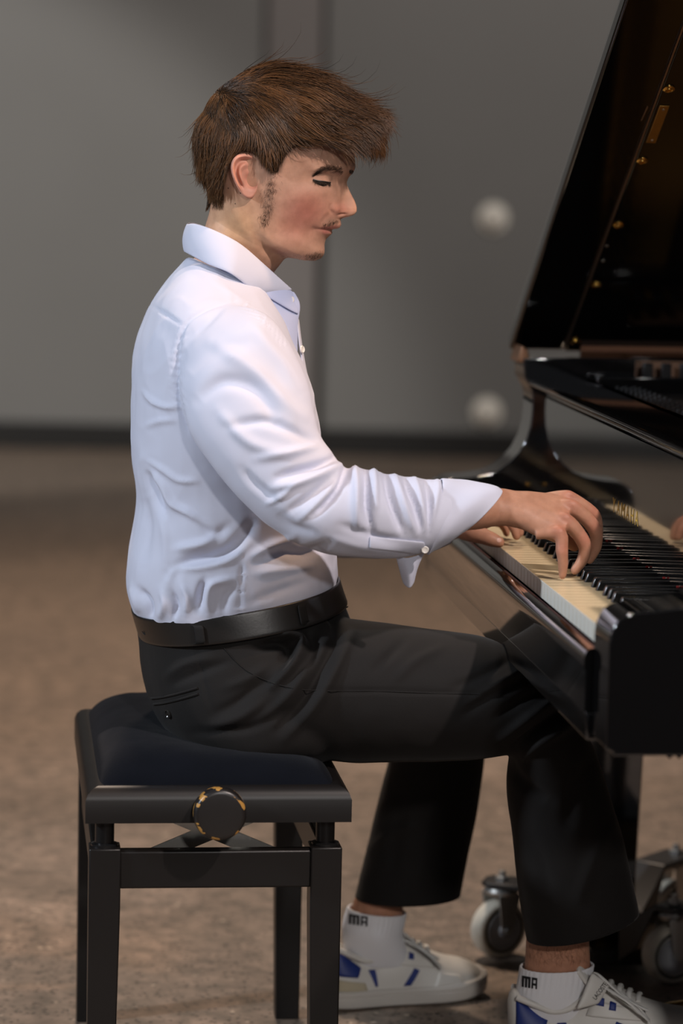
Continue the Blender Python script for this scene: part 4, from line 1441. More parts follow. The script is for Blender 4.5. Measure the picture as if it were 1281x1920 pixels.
earR, ne = ear(1)
earL, _ = ear(-1)
E = [np.concatenate(earR.v), np.concatenate(earL.v)]
ear_tint = np.tile(np.array([0.56, 0.27, 0.195]), (ne, 1))
q = px_of(E[0])
hole = np.exp(-(((q[:, 0] - 473) / 9) ** 2 + ((q[:, 1] - 336) / 13) ** 2))[:, None]
ear_tint = ear_tint * (1 - 0.35 * hole) + np.array([0.50, 0.12, 0.09]) * 0.35 * hole

# ---------- hands and forearms
def hand(wrist, knuckles, fingers, thumb, arm, rad=1.0, tilt=None):
    """all points (px, py, Y)"""
    w3 = lambda p: VW.Y(*p)
    K = np.array([w3(k) for k in knuckles])          # index..little
    Wc = w3(wrist)
    parts = []
    e = K[0] - K[-1]
    e /= np.linalg.norm(e)
    Kc = K.mean(0)
    d = Kc - Wc
    d /= np.linalg.norm(d)
    nrm = np.cross(d, e)
    nrm /= np.linalg.norm(nrm)
    if nrm[2] < 0:
        nrm = -nrm
    R = []
    ph = np.arange(28) * 2 * pi / 28
    A0 = w3(arm[0])
    for c, a, b in ((A0, 0.033, 0.030), ((A0 + Wc) / 2, 0.030, 0.025), (Wc - d * 0.012, 0.0275, 0.0205), (Wc, 0.0265, 0.0195), (Wc + (Kc - Wc) * 0.25, 0.0300, 0.0190), (Wc + (Kc - Wc) * 0.55, 0.0365, 0.0172), (Wc + (Kc - Wc) * 0.82, 0.0390, 0.0145), (Kc + d * 0.004, 0.0385, 0.0112)):
        cc = np.sign(np.cos(ph)) * np.abs(np.cos(ph)) ** 0.85
        sh = -nrm * 0.004 if b < 0.018 else 0
        R.append(c + sh + cc[:, None] * e * a + np.sin(ph)[:, None] * nrm * b)
    parts.append(MB().rings(R))
    for k, f in enumerate(fingers):
        sc = [0.96, 1.0, 0.97, 0.84][k] * rad
        pts = [K[k] - d * 0.030 - nrm * 0.006, K[k] - nrm * 0.0015] + [w3(p) for p in f]
        pts = np.array(pts)
        rr = np.array([0.0085, 0.0103, 0.0091, 0.0079, 0.0062]) * sc
        C = cr(np.hstack([pts, rr[:, None]]), 33)
        tip = C[-1, :3] - C[-3, :3]
        tip /= np.linalg.norm(tip)
        C = np.vstack([C, [*(C[-1, :3] + tip * 0.0030), C[-1, 3] * 0.80], [*(C[-1, :3] + tip * 0.0050), C[-1, 3] * 0.40]])
        # joint swellings
        t = np.linspace(0, 4, 33)
        sw = 1 + 0.07 * np.exp(-((t - 2) / 0.28) ** 2) + 0.04 * np.exp(-((t - 3) / 0.25) ** 2) + 0.06 * np.exp(-((t - 1) / 0.35) ** 2)
        C[:33, 3] *= sw
        parts.append(MB().tube(C[:, :3], C[:, 3], 16))
    tp = np.array([w3(p) for p in thumb])
    rr = np.array([0.016, 0.0145, 0.0115, 0.0102, 0.0078]) * rad
    C = cr(np.hstack([tp, rr[:len(tp), None]]), 30)
    tip = C[-1, :3] - C[-3, :3]
    tip /= np.linalg.norm(tip)
    C = np.vstack([C, [*(C[-1, :3] + tip * 0.004), C[-1, 3] * 0.78], [*(C[-1, :3] + tip * 0.0065), C[-1, 3] * 0.38]])
    parts.append(MB().tube(C[:, :3], C[:, 3], 16))
    V, F = voxel_union(parts, 0.00155, smooth=6, fac=0.5)
    # tendons and knuckle heads on the back of the hand
    N = normals_of(V, F)
    if ((V - V.mean(0)) * N).sum() < 0:
        N = -N
    h = np.zeros(len(V))
    up = np.clip(N @ nrm, 0, 1)
    for k in range(4):
        a, b = Wc + e * (0.010 - 0.0065 * k), K[k]
        t = np.clip(((V - a) @ (b - a)) / ((b - a) @ (b - a)), 0, 1.02)
        ds = np.linalg.norm(V - (a + t[:, None] * (b - a)) - nrm * 0.012, axis=1)
        h += 0.0010 * np.exp(-(ds / 0.006) ** 2 * 0.6) * smoothstep(0.1, 0.6, t) * up
        h += 0.0016 * np.exp(-(np.linalg.norm(V - K[k] - nrm * 0.008, axis=1) / 0.0085) ** 2) * up
    for k in range(3):
        g = (K[k] + K[k + 1]) / 2 + d * 0.002
        h -= 0.0020 * np.exp(-(np.linalg.norm(V - g - nrm * 0.008, axis=1) / 0.008) ** 2) * up
    V = V + N * h[:, None]
    T = np.tile(np.array([0.40, 0.205, 0.130]), (len(V), 1))
    for k in range(4):
        for q_ in [K[k]] + [w3(p) for p in fingers[k][:1]]:
            g = 0.45 * np.exp(-(np.linalg.norm(V - q_ - nrm * 0.006, axis=1) / 0.011) ** 2)[:, None]
            T = T * (1 - g) + np.array([0.44, 0.14, 0.095]) * g
    return V, F, T


hR = hand((958, 953, -0.247), [(1066, 934, -0.232), (1073, 951, -0.250), (1061, 976, -0.268), (1049, 1000, -0.284)],
          [[(1112, 965, -0.228), (1120, 1000, -0.226), (1116, 1030, -0.224)],
           [(1114, 990, -0.248), (1117, 1024, -0.246), (1105, 1050, -0.246)],
           [(1094, 1016, -0.268), (1094, 1046, -0.268), (1078, 1070, -0.268)],
           [(1054, 1034, -0.288), (1056, 1058, -0.288), (1055, 1079, -0.287)]],
          [(985, 968, -0.226), (1010, 985, -0.212), (1040, 1000, -0.206), (1062, 1012, -0.205), (1078, 1024, -0.206)], [(860, 952, -0.250)])
hL = hand((850, 985, 0.075), [(912, 968, 0.045), (915, 965, 0.065), (912, 968, 0.085), (903, 974, 0.105)],
          [[(950, 972, 0.042), (964, 988, 0.038), (969, 1006, 0.035)], [(955, 970, 0.066), (970, 985, 0.066), (975, 1000, 0.066)], [(952, 972, 0.090), (966, 986, 0.092), (970, 1000, 0.092)], [(935, 978, 0.118), (946, 988, 0.122), (950, 1000, 0.122)]],
          [(872, 992, 0.040), (888, 998, 0.022), (908, 1006, 0.010), (924, 1012, 0.004), (937, 1017, 0.001)], [(780, 990, 0.13)])

# ---------- ankles (body) under socks; trunk and limbs inside the clothes
nank = sil_loft([(1092, 1600, 1000, 1610, -0.06, 0.040), (1098, 1700, 994, 1705, -0.05, 0.036), (1103, 1750, 988, 1752, -0.046, 0.034), (1106, 1800, 985, 1805, -0.042, 0.034), (1108, 1850, 978, 1850, -0.04, 0.034)], n=40)
fank = sil_loft([(815, 1560, 735, 1565, 0.300, 0.036), (775, 1640, 690, 1645, 0.300, 0.034), (757, 1690, 664, 1690, 0.300, 0.034), (757, 1740, 656, 1735, 0.300, 0.033)], n=40)
trunk = sil_loft([(500, 560, 372, 500, 0, 0.06), (520, 620, 300, 620, 0, 0.13), (540, 760, 280, 760, 0, 0.15), (560, 900, 290, 900, 0, 0.14), (570, 1050, 280, 1050, 0, 0.135), (560, 1200, 300, 1220, 0, 0.14), (540, 1320, 340, 1330, 0, 0.13)], n=32)
limbs = [sil_loft([(470, 640, 390, 680, -0.16, 0.035), (520, 760, 450, 810, -0.215, 0.035), (590, 920, 540, 950, -0.255, 0.032), (700, 930, 690, 990, -0.262, 0.030), (860, 925, 855, 985, -0.250, 0.028)], n=20),
         sil_loft([(470, 640, 390, 680, 0.16, 0.035), (520, 760, 450, 810, 0.215, 0.035), (590, 920, 540, 950, 0.250, 0.032), (700, 940, 690, 1000, 0.210, 0.030), (790, 960, 785, 1015, 0.125, 0.026)], n=20),
         sil_loft([(480, 1250, 440, 1340, -0.09, 0.06), (700, 1230, 690, 1360, -0.11, 0.055), (900, 1250, 890, 1370, -0.115, 0.05), (1020, 1330, 990, 1400, -0.11, 0.045), (1060, 1440, 985, 1460, -0.10, 0.042), (1080, 1560, 1000, 1570, -0.075, 0.042), (1092, 1620, 1000, 1625, -0.06, 0.04)], n=20),
         sil_loft([(480, 1250, 440, 1340, 0.09, 0.06), (680, 1230, 670, 1350, 0.17, 0.055), (820, 1270, 790, 1360, 0.235, 0.05), (850, 1340, 780, 1390, 0.265, 0.045), (845, 1440, 765, 1445, 0.287, 0.040), (812, 1580, 735, 1580, 0.300, 0.036)], n=20)]
BV, BF, BT = [], [], []
k = 0


def body_add(V, F, T):
    global k
    BV.append(V)
    BT.append(T)
    BF.extend([tuple(int(i) + k for i in f) for f in F])
    k += len(V)


body_add(headV, headF, headT)
body_add(E[0], earR.f, ear_tint)
body_add(E[1], earL.f, ear_tint)
body_add(*hR)
body_add(*hL)
leg_t = np.array([0.46, 0.235, 0.15])
for b_ in [nank, fank, trunk] + limbs:
    v = np.concatenate(b_.v)
    body_add(v, b_.f, np.tile(leg_t, (len(v), 1)))


def skin_material():
    m = mat('skin', (0.5, 0.3, 0.2), 0.52, spec=0.38, sss=0.12, bump=(520, 0.18, 0.0006))
    nt = m.node_tree
    a = nt.nodes.new('ShaderNodeAttribute')
    a.attribute_name = 'tint'
    n = nt.nodes.new('ShaderNodeTexNoise')
    n.inputs['Scale'].default_value = 90
    n.inputs['Detail'].default_value = 4
    tc = nt.nodes.new('ShaderNodeTexCoord')
    nt.links.new(tc.outputs['Object'], n.inputs['Vector'])
    r = nt.nodes.new('ShaderNodeValToRGB')
    r.color_ramp.elements[0].position = 0.3
    r.color_ramp.elements[1].position = 0.7
    r.color_ramp.elements[0].color = (0.88, 0.84, 0.82, 1)
    r.color_ramp.elements[1].color = (1.08, 1.06, 1.05, 1)
    nt.links.new(n.outputs['Fac'], r.inputs['Fac'])
    x = nt.nodes.new('ShaderNodeMixRGB')
    x.blend_type = 'MULTIPLY'
    x.inputs[0].default_value = 1.0
    nt.links.new(a.outputs['Color'], x.inputs[1])
    nt.links.new(r.outputs['Color'], x.inputs[2])
    nt.links.new(x.outputs['Color'], nt.nodes['Principled BSDF'].inputs['Base Color'])
    return m


body = mesh_obj('body', np.concatenate(BV), BF, skin_material(), person, angle=180)
tint = body.data.color_attributes.new('tint', 'FLOAT_COLOR', 'POINT')
TT = np.concatenate(BT)
tint.data.foreach_set('color', np.hstack([TT, np.ones((len(TT), 1))]).astype(np.float32).ravel())
HS = Skin(headV, headF[:-1])

# ---------- hair: thousands of fine strands combed by guide locks
def strands_mesh(curves, radii, shade):
    """curves (n, m, 3) -> triangular tubes; returns V, F, shade per vertex"""
    n, m, _ = curves.shape
    T = np.gradient(curves, axis=1)
    T /= np.linalg.norm(T, axis=2, keepdims=True) + 1e-12
    ref = np.zeros_like(T)
    ref[:] = -VW.F
    a = np.cross(T, ref)
    a /= np.linalg.norm(a, axis=2, keepdims=True) + 1e-12
    b = np.cross(a, T)
    taper = np.clip(1.0 - np.linspace(0, 1, m) ** 2.2 * 0.85, 0.12, 1)[None, :, None]
    V = np.stack([curves + radii[:, None, None] * taper * (cos(p) * a + sin(p) * b) for p in (0.0, 2.094, 4.189)], 2)   # n,m,3,3
    idx = np.arange(n * m * 3).reshape(n, m, 3)
    F = []
    for s in range(3):
        q = np.stack([idx[:, :-1, s], idx[:, :-1, (s + 1) % 3], idx[:, 1:, (s + 1) % 3], idx[:, 1:, s]], -1).reshape(-1, 4)
        F.append(q)
    return V.reshape(-1, 3), np.concatenate(F), np.repeat(shade, m * 3)


def fast_mesh(name, V, F, m, parent, shade=None):
    org = np.array(ORG[parent.name])
    me = bpy.data.meshes.new(name)
    me.vertices.add(len(V))
    me.vertices.foreach_set('co', (V - org).astype(np.float32).ravel())
    me.loops.add(F.size)
    me.loops.foreach_set('vertex_index', F.astype(np.int32).ravel())
    me.polygons.add(len(F))
    me.polygons.foreach_set('loop_start', np.arange(0, F.size, 4, dtype=np.int32))
    me.polygons.foreach_set('loop_total', np.full(len(F), 4, dtype=np.int32))
    me.update(calc_edges=True)
    me.validate()
    me.shade_smooth()
    me.materials.append(m)
    o = bpy.data.objects.new(name, me)
    COL.objects.link(o)
    o.parent = parent
    ORG[o.name] = tuple(org)
    if shade is not None:
        at = me.attributes.new('shade', 'FLOAT', 'POINT')
        at.data.foreach_set('value', shade.astype(np.float32))
    return o


def hair_material(name, c0, c1, rough=0.38):
    m = mat(name, c0, rough, spec=0.30)
    nt = m.node_tree
    a = nt.nodes.new('ShaderNodeAttribute')
    a.attribute_name = 'shade'
    r = nt.nodes.new('ShaderNodeValToRGB')
    r.color_ramp.elements[0].color = (*c0, 1)
    r.color_ramp.elements[1].color = (*c1, 1)
    nt.links.new(a.outputs['Fac'], r.inputs['Fac'])
    nt.links.new(r.outputs['Color'], nt.nodes['Principled BSDF'].inputs['Base Color'])
    return m


GUIDES = [[(640, 215), (668, 206), (698, 212), (722, 232)], [(655, 252), (685, 248), (712, 265), (708, 288)], [(600, 160), (640, 178), (682, 204), (720, 224)], [(560, 142), (600, 140), (640, 171), (674, 201)],
          [(500, 132), (545, 124), (590, 140), (626, 167)], [(450, 150), (472, 124), (510, 116), (552, 124)], [(420, 170), (430, 142), (456, 124), (492, 120)], [(645, 264), (668, 270), (690, 284), (696, 300)],
          [(600, 225), (640, 232), (676, 250), (700, 280)], [(560, 215), (592, 236), (624, 258), (648, 274)], [(520, 210), (545, 240), (565, 264), (580, 281)], [(560, 252), (580, 262), (600, 268), (618, 270)],
          [(490, 200), (500, 235), (512, 265), (526, 294)], [(450, 200), (455, 235), (462, 262), (470, 284)], [(415, 195), (407, 225), (406, 255), (414, 284)], [(390, 215), (372, 232), (369, 255), (378, 288)],
          [(384, 250), (378, 285), (383, 315), (391, 342)], [(410, 290), (405, 315), (403, 340), (402, 364)], [(500, 270), (506, 290), (512, 308), (516, 324)], [(460, 260), (458, 271), (451, 281), (443, 290)],
          [(430, 280), (426, 300), (420, 318), (413, 338)], [(400, 340), (400, 352), (402, 364), (404, 377)], [(520, 288), (521, 302), (520, 314), (516, 326)], [(470, 160), (502, 142), (542, 140), (584, 156)],
          [(540, 180), (582, 184), (624, 204), (664, 232)], [(500, 170), (540, 182), (585, 214), (622, 250)], [(388, 300), (386, 318), (390, 334), (394, 347)], [(395, 330), (396, 344), (399, 357), (402, 369)], [(397, 360), (398, 366), (400, 372), (403, 377)], [(383, 270), (379, 290), (382, 310), (388, 328)],
          [(405, 180), (394, 180), (383, 192), (376, 210)], [(395, 195), (378, 205), (368, 222), (366, 240)], [(620, 190), (655, 196), (690, 214), (722, 242)], [(652, 235), (690, 225), (718, 240), (722, 262)]]
GR = np.array([g[0] for g in GUIDES], float)
GD = np.array([np.array(cr(g, 9)) - np.array(g[0]) for g in GUIDES])       # displacement in side-plane pixels


def comb(roots_px, w, seg=9, sigma=20.0, jitter=1.0, lift=10.0, rng=RNG):
    """roots in side-plane pixels and lateral metres (signed) -> curves"""
    d2 = ((roots_px[:, None] - GR[None]) ** 2).sum(2)
    wt = np.exp(-d2 / (2 * sigma ** 2)) + 1e-9 / (d2 + 1)
    wt /= wt.sum(1, keepdims=True)
    D = np.einsum('ng,gsk->nsk', wt, GD)
    n = len(roots_px)
    # clumping: strands near each other lean to common lock centres
    cell = np.floor(roots_px / 11.0) + np.floor(np.sign(w) * 3)[:, None]
    hsh = np.sin(cell[:, 0] * 12.9898 + cell[:, 1] * 78.233) * 43758.5453
    hsh = (hsh - np.floor(hsh)) - 0.5
    h2 = np.sin(cell[:, 0] * 39.35 + cell[:, 1] * 11.1) * 24634.6
    h2 = (h2 - np.floor(h2)) - 0.5
    t = np.linspace(0, 1, seg)[None, :, None]
    ang = (hsh * 0.36 + rng.normal(0, 0.07, n) * jitter)[:, None, None] * t
    c, s = np.cos(ang[..., 0]), np.sin(ang[..., 0])
    D = np.stack([D[..., 0] * c - D[..., 1] * s, D[..., 0] * s + D[..., 1] * c], -1)
    wild = (rng.random(n) < 0.07)
    aw = np.where(wild, rng.normal(0, 0.30, n), 0)[:, None] * np.linspace(0, 1, seg)[None] ** 1.5
    cw_, sw_ = np.cos(aw), np.sin(aw)
    D = np.stack([D[..., 0] * cw_ - D[..., 1] * sw_, D[..., 0] * sw_ + D[..., 1] * cw_], -1)
    D *= (1 + 0.10 * h2 + rng.normal(0, 0.09, n))[:, None, None]
    side = np.clip(np.abs(w) * PXM / 100.0, 0, 1)
    lf = (lift * side * (0.75 + 0.5 * rng.random(n)) + 8 * h2)[:, None] * np.sin(np.linspace(0, 1, seg) * pi * 0.62)[None] ** 0.8
    return D, lf, hsh + 0.6 * h2


# roots on the scalp
Pm, wv = mirror_px(headV)
mask = soft_poly(Pm, hair_poly, 2.0) > 0.5
tri = np.array([f for f in headF[:-1]])
ok = mask[tri].all(1)
tri = tri[ok]
ctr = headV[tri]
ar = np.linalg.norm(np.cross(ctr[:, 2] - ctr[:, 0], ctr[:, 3] - ctr[:, 1]), axis=1)
# camera side gets most strands, the far side fewer
wq = ((ctr.mean(1) - HC) @ HLAT)
prob = ar * np.where(wq > -0.03, 1.0, 0.35)
prob /= prob.sum()
n_hair = 15000
pick = RNG.choice(len(tri), n_hair, p=prob)
uv = RNG.random((n_hair, 2, 1))
q = headV[tri[pick]]
roots = (q[:, 0] * (1 - uv[:, 0]) + q[:, 1] * uv[:, 0]) * (1 - uv[:, 1]) + (q[:, 3] * (1 - uv[:, 0]) + q[:, 2] * uv[:, 0]) * uv[:, 1]
rp, rw = mirror_px(roots)
D, lf, lock = comb(rp, rw)
SCL = 1.0 / PXM
UPV = np.array([0, 0, 1.0])
# strand displacement: image right = HU, image down = -Z, lift = sideways
curves = roots[:, None] + D[..., :1] * SCL * HU - D[..., 1:] * SCL * UPV + (lf * SCL * np.sign(rw)[:, None])[..., None] * HLAT
# far-side and top strands converge a little over the forehead
shade = np.clip(0.45 + 0.42 * lock + 0.20 * RNG.normal(0, 1, n_hair) + 0.16 * np.sin(rp[:, 0] * 0.21 + rp[:, 1] * 0.13), 0, 1)
rad = RNG.uniform(0.00038, 0.00062, n_hair)
# keep strands from sinking into the skull
tree = HS.t
flat = curves.reshape(-1, 3)
cen = HC + np.array([0.0, 0, 0.02])
for i in range(len(flat)):
    if i % 9 == 0:
        continue
    loc_, nr_, _, dist = tree.find_nearest(Vector(flat[i]))
    nn_ = np.array(nr_)
    lv = np.array(loc_)
    if nn_ @ (lv - cen) < 0:
        nn_ = -nn_
    depth = (flat[i] - lv) @ nn_
    if depth < 0.0035:
        flat[i] = lv + nn_ * (0.0035 + 0.3 * min(0.006, max(0, -depth)))
curves = flat.reshape(curves.shape)
# cut strands where they would run over the ear, the temple skin or the neck
keep_out = [np.array([(457, 285), (474, 288), (484, 298), (490, 312), (489, 345), (480, 372), (462, 374), (440, 352), (430, 326), (430, 306), (442, 292)], float),
            np.array([(492, 318), (512, 330), (522, 326), (534, 300), (556, 281), (580, 283), (612, 274), (640, 284), (650, 330), (600, 460), (480, 460), (484, 350)], float),
            np.array([(432, 322), (424, 345), (415, 378), (408, 384), (390, 384), (380, 440), (470, 440), (470, 376)], float)]
cp, cw = mirror_px(curves.reshape(-1, 3))
bad = np.zeros(len(cp), bool)
for kp in keep_out:
    bad |= inside(cp, kp)
bad = bad.reshape(curves.shape[:2])
m_ = curves.shape[1]
cut = np.where(bad.any(1), bad.argmax(1), m_).astype(float)
loose = RNG.random(len(cut)) < 0.05
cut = np.where(loose, np.minimum(cut + 1, m_), cut - np.where(cut < m_, RNG.random(len(cut)) * 2.2, 0))
alive = cut >= 1.6
curves, cut, rad, shade = curves[alive], cut[alive], rad[alive], shade[alive]
tt = np.linspace(0, 1, m_)[None] * (np.minimum(cut, m_)[:, None] - 1)
i0 = np.clip(tt.astype(int), 0, m_ - 2)
fr = (tt - i0)[..., None]
ar_ = np.arange(len(curves))[:, None]
curves = curves[ar_, i0] * (1 - fr) + curves[ar_, i0 + 1] * fr
Vh, Fh, Sh = strands_mesh(curves, rad, shade)
hair_m = hair_material('brown hair', (0.013, 0.0065, 0.0028), (0.150, 0.066, 0.022), 0.42)
# thin under-layer so that no scalp shows between the locks
capN = normals_of(headV, headF[:-1])
if (capN @ HLAT)[np.argmax((headV - HC) @ HLAT)] < 0:
    capN = -capN
cm = soft_poly(Pm, hair_poly, 3.0) > 0.6
ctri = np.array([f for f in headF[:-1]])
ctri = ctri[cm[ctri].all(1)]
used, inv_ = np.unique(ctri, return_inverse=True)
capV = headV[used] + capN[used] * (0.0030 * np.clip(soft_poly(Pm[used], hair_poly, 14.0) * 2 - 1, 0.1, 1))[:, None]
nv0 = len(Vh)
Vh = np.vstack([Vh, capV])
Fh = np.vstack([Fh, inv_.reshape(-1, 4) + nv0])
Sh = np.concatenate([Sh, np.full(len(capV), 0.12)])
hair = fast_mesh('hair', Vh, Fh, hair_m, person, Sh)
hair['label'] = 'short brown hair swept forward into a quiff'
hair['kind'] = 'stuff'


def short_hairs(name, n, sampler, length, radius, direction, spread, cols, parent=body, curl=0.3, surf=None):
    C = []
    sf = surf or HS
    for _ in range(n):
        px, py, sc = sampler()
        p = sf.at(px, py, 0.0003)
        nn_ = sf.n(px, py)
        dx, dy = direction(px, py)
        a = RNG.normal(0, spread)
        dx, dy = dx * cos(a) - dy * sin(a), dx * sin(a) + dy * cos(a)
        dirv = HU * dx - UPV * dy
        dirv = dirv - nn_ * (dirv @ nn_)
        dirv /= np.linalg.norm(dirv) + 1e-9
        L = length * sc * RNG.uniform(0.7, 1.2)
        t = np.linspace(0, 1, 5)[:, None]
        C.append(p + dirv * L * t + nn_ * L * (0.38 * t - curl * t * t))
    C = np.array(C)
    V, F, S = strands_mesh(C, np.full(n, radius), RNG.random(n))
    o = fast_mesh(name, V, F, cols, parent, S)
    o['kind'] = 'stuff'
    return o


dark_hair = hair_material('dark brow hair', (0.018, 0.010, 0.006), (0.055, 0.030, 0.016), 0.6)
brow_line = cr([(592, 327), (600, 321), (608, 316), (620, 316), (632, 317), (643, 320)], 60)


def brow_s():
    i = RNG.integers(0, 60)
    t = i / 59
    th = 5.8 * (0.22 + 0.65 * smoothstep(0, 0.35, np.array([t]))[0])
    return brow_line[i][0] + RNG.normal(0, 1.0), brow_line[i][1] + RNG.normal(0, th * 0.55), 1.0


short_hairs('eyebrow', 560, brow_s, 0.0062, 0.00010, lambda x, y: (-1.0, 0.25 if x < 606 else -0.15), 0.25, dark_hair)
far_brow = cr([(660, 319), (664, 321), (667, 325)], 20)


def fbrow_s():
    i = RNG.integers(0, 20)
    return far_brow[i][0] - 2 + RNG.normal(0, 0.8), far_brow[i][1] + RNG.normal(0, 1.5), 0.7


short_hairs('eyebrow', 60, fbrow_s, 0.006, 0.00030, lambda x, y: (0.3, 0.9), 0.3, dark_hair)


def side_s():
    t = RNG.random() ** 0.9
    return np.interp(t, [0, 0.3, 0.7, 1], [512, 505, 500, 494]) + RNG.normal(0, 7 - 2 * t), 330 + t * 92 + RNG.normal(0, 3), 1.0


short_hairs('sideburn', 300, side_s, 0.0060, 0.00011, lambda x, y: (0.15, 1.0), 0.55, dark_hair)


def must_s():
    t = RNG.random()
    return min(634, np.interp(t, [0, 1], [606, 634]) + RNG.normal(0, 1.5)), np.interp(t, [0, 0.5, 1], [424, 418, 415]) + RNG.normal(0, 2.2), 1.0


short_hairs('moustache', 170, must_s, 0.0040, 0.00009, lambda x, y: (-0.35, 1.0), 0.35, dark_hair)


def goat_s():
    t = RNG.random()
    return np.interp(t, [0, 1], [577, 603]) + RNG.normal(0, 3), np.interp(t, [0, 1], [486, 476]) + RNG.normal(0, 4), 1.0


short_hairs('chin_beard', 190, goat_s, 0.0042, 0.00010, lambda x, y: (0.1, 1.0), 0.5, dark_hair)


def nape_s():
    t = RNG.random()
    return RNG.uniform(398, 420), 362 + RNG.random() ** 1.5 * 26, 0.8


short_hairs('nape_hair', 420, nape_s, 0.0070, 0.00020, lambda x, y: (0.05, 1.0), 0.3, hair_m)


def stub_s():
    t = RNG.random()
    return np.interp(t, [0, 0.4, 1], [520, 548, 578]) + RNG.normal(0, 5), np.interp(t, [0, 0.4, 1], [470, 482, 488]) + RNG.normal(0, 5), 0.5


short_hairs('jaw_stubble', 110, stub_s, 0.0028, 0.00008, lambda x, y: (0.2, 1.0), 0.6, dark_hair)
short_hairs('leg_hair', 220, lambda: (RNG.uniform(990, 1100), RNG.uniform(1768, 1806), 1.0), 0.0080, 0.00010, lambda x, y: (0.25, 1.0), 0.6, dark_hair, surf=Skin(np.concatenate(nank.v), nank.f))
# lashes along the lowered lid
lash_line = cr([(587, 337), (597, 340), (608, 342), (618, 343)], 40)


def lash_s():
    i = RNG.integers(0, 40)
    return lash_line[i][0], lash_line[i][1] + RNG.normal(0, 0.8), 1.0


short_hairs('eyelashes', 120, lash_s, 0.0050, 0.00018, lambda x, y: (0.5, 1.0), 0.35, dark_hair, curl=-0.1)
ey_u = cr([(588, 337), (597, 339.5), (608, 341), (620, 342.5)], 16)
ey_l = cr([(588.5, 338), (597, 346.5), (608, 349), (620, 343.5)], 16)
G = np.array([[HS.at(*(ey_u[j] * (1 - t) + ey_l[j] * t), 0.0007) for j in range(16)] for t in np.linspace(0, 1, 6)])
MB().grid(G).build('eye', mat('dark eye', (0.030, 0.018, 0.012), 0.12, coat=0.6), body, angle=180)
MB().tube([HS.at(x, y, 0.0003) for x, y in cr([(587, 336.5), (597, 339), (608, 340.5), (620, 342.5)], 20)], 0.0009, 8).build('eyelid_line', mat('lash line', (0.012, 0.008, 0.006), 0.5), body)
for px, py, r in ((428, 353, 0.0011), (451, 362, 0.0010), (441, 382, 0.0009)):
    MB().lathe([(0, -0.0003), (r, 0), (r * 0.8, 0.0003), (0, 0.0005)], HS.at(px, py, 0.0), HS.n(px, py), 10).build('mole', mat('mole brown', (0.09, 0.035, 0.02), 0.6), body)
# thumb nail of the left hand
hl = Skin(hL[0], hL[1])
nc = [hl.at(936 + 4.5 * cos(a) - 0, 1013 + 4.0 * sin(a), 0.0006) for a in np.linspace(0, 2 * pi, 16, endpoint=False)]
nb = MB()
c0 = np.mean(nc, 0) + np.array([0, -0.0003, 0.0006])
nb.add(np.vstack([[c0], nc]), [(0, i + 1, (i + 1) % 16 + 1) for i in range(16)])
nb.build('thumbnail', mat('nail', (0.58, 0.36, 0.29), 0.25, coat=0.3), body)

# ---------- socks and shoes
sock_m = mat('white knit', (0.82, 0.82, 0.85), 0.85, sheen=0.2, bump=(600, 0.4, 0.001))
sock_ink = mat('black print', (0.012, 0.012, 0.014), 0.8)
shoe_w = mat('white leather', (0.70, 0.68, 0.64), 0.45, bump=(300, 0.12, 0.0006))
shoe_cream = mat('cream suede', (0.52, 0.46, 0.33), 0.8)
sole_m = mat('white rubber sole', (0.60, 0.57, 0.53), 0.6, bump=(150, 0.1, 0.0006))
blue_m = mat('royal blue leather', (0.012, 0.032, 0.19), 0.5)
lace_m = mat('white lace', (0.76, 0.75, 0.72), 0.85, bump=(900, 0.4, 0.0006))


def sock(rows, rib_px):
    R = cr(rows, 46)
    RG = np.array([sil_ring(*r, n=120) for r in R])
    smooth_skin = MB().grid(np.concatenate([RG, RG[:, :1]], 1))
    for i in range(46):
        c = RG[i].mean(0)
        d = RG[i] - c
        L = np.linalg.norm(d, axis=1)[:, None]
        ph = np.arange(120) * 2 * pi / 120
        k = 0.0008 * np.sin(ph * 36) * (1 - smoothstep(0.25, 0.4, np.array([i / 45.0]))[0])
        RG[i] = c + d * (1 + (k[:, None] + 0.0008) / L)
    b = MB()
    b.grid(np.concatenate([RG, RG[:, :1]], 1))
    o = b.build('sock', sock_m, person, angle=180)
    s = o.modifiers.new('solid', 'SOLIDIFY')
    s.thickness = 0.0022
    s.offset = 1
    return o, Skin(np.concatenate(smooth_skin.v), smooth_skin.f)


sockN, skN = sock([(1109, 1806, 980, 1813, -0.042, 0.0365), (1106, 1830, 976, 1838, -0.042, 0.0365), (1102, 1860, 972, 1864, -0.042, 0.037), (1106, 1890, 974, 1892, -0.042, 0.034), (1118, 1925, 978, 1925, -0.042, 0.028), (1130, 1950, 984, 1950, -0.042, 0.024)], 40)
sockF, skF = sock([(758, 1710, 656, 1702, 0.300, 0.0350), (755, 1728, 650, 1722, 0.300, 0.0350), (752, 1748, 646, 1742, 0.300, 0.0345), (756, 1770, 646, 1766, 0.302, 0.031), (762, 1790, 650, 1788, 0.304, 0.026), (768, 1806, 655, 1806, 0.305, 0.020)], 30)


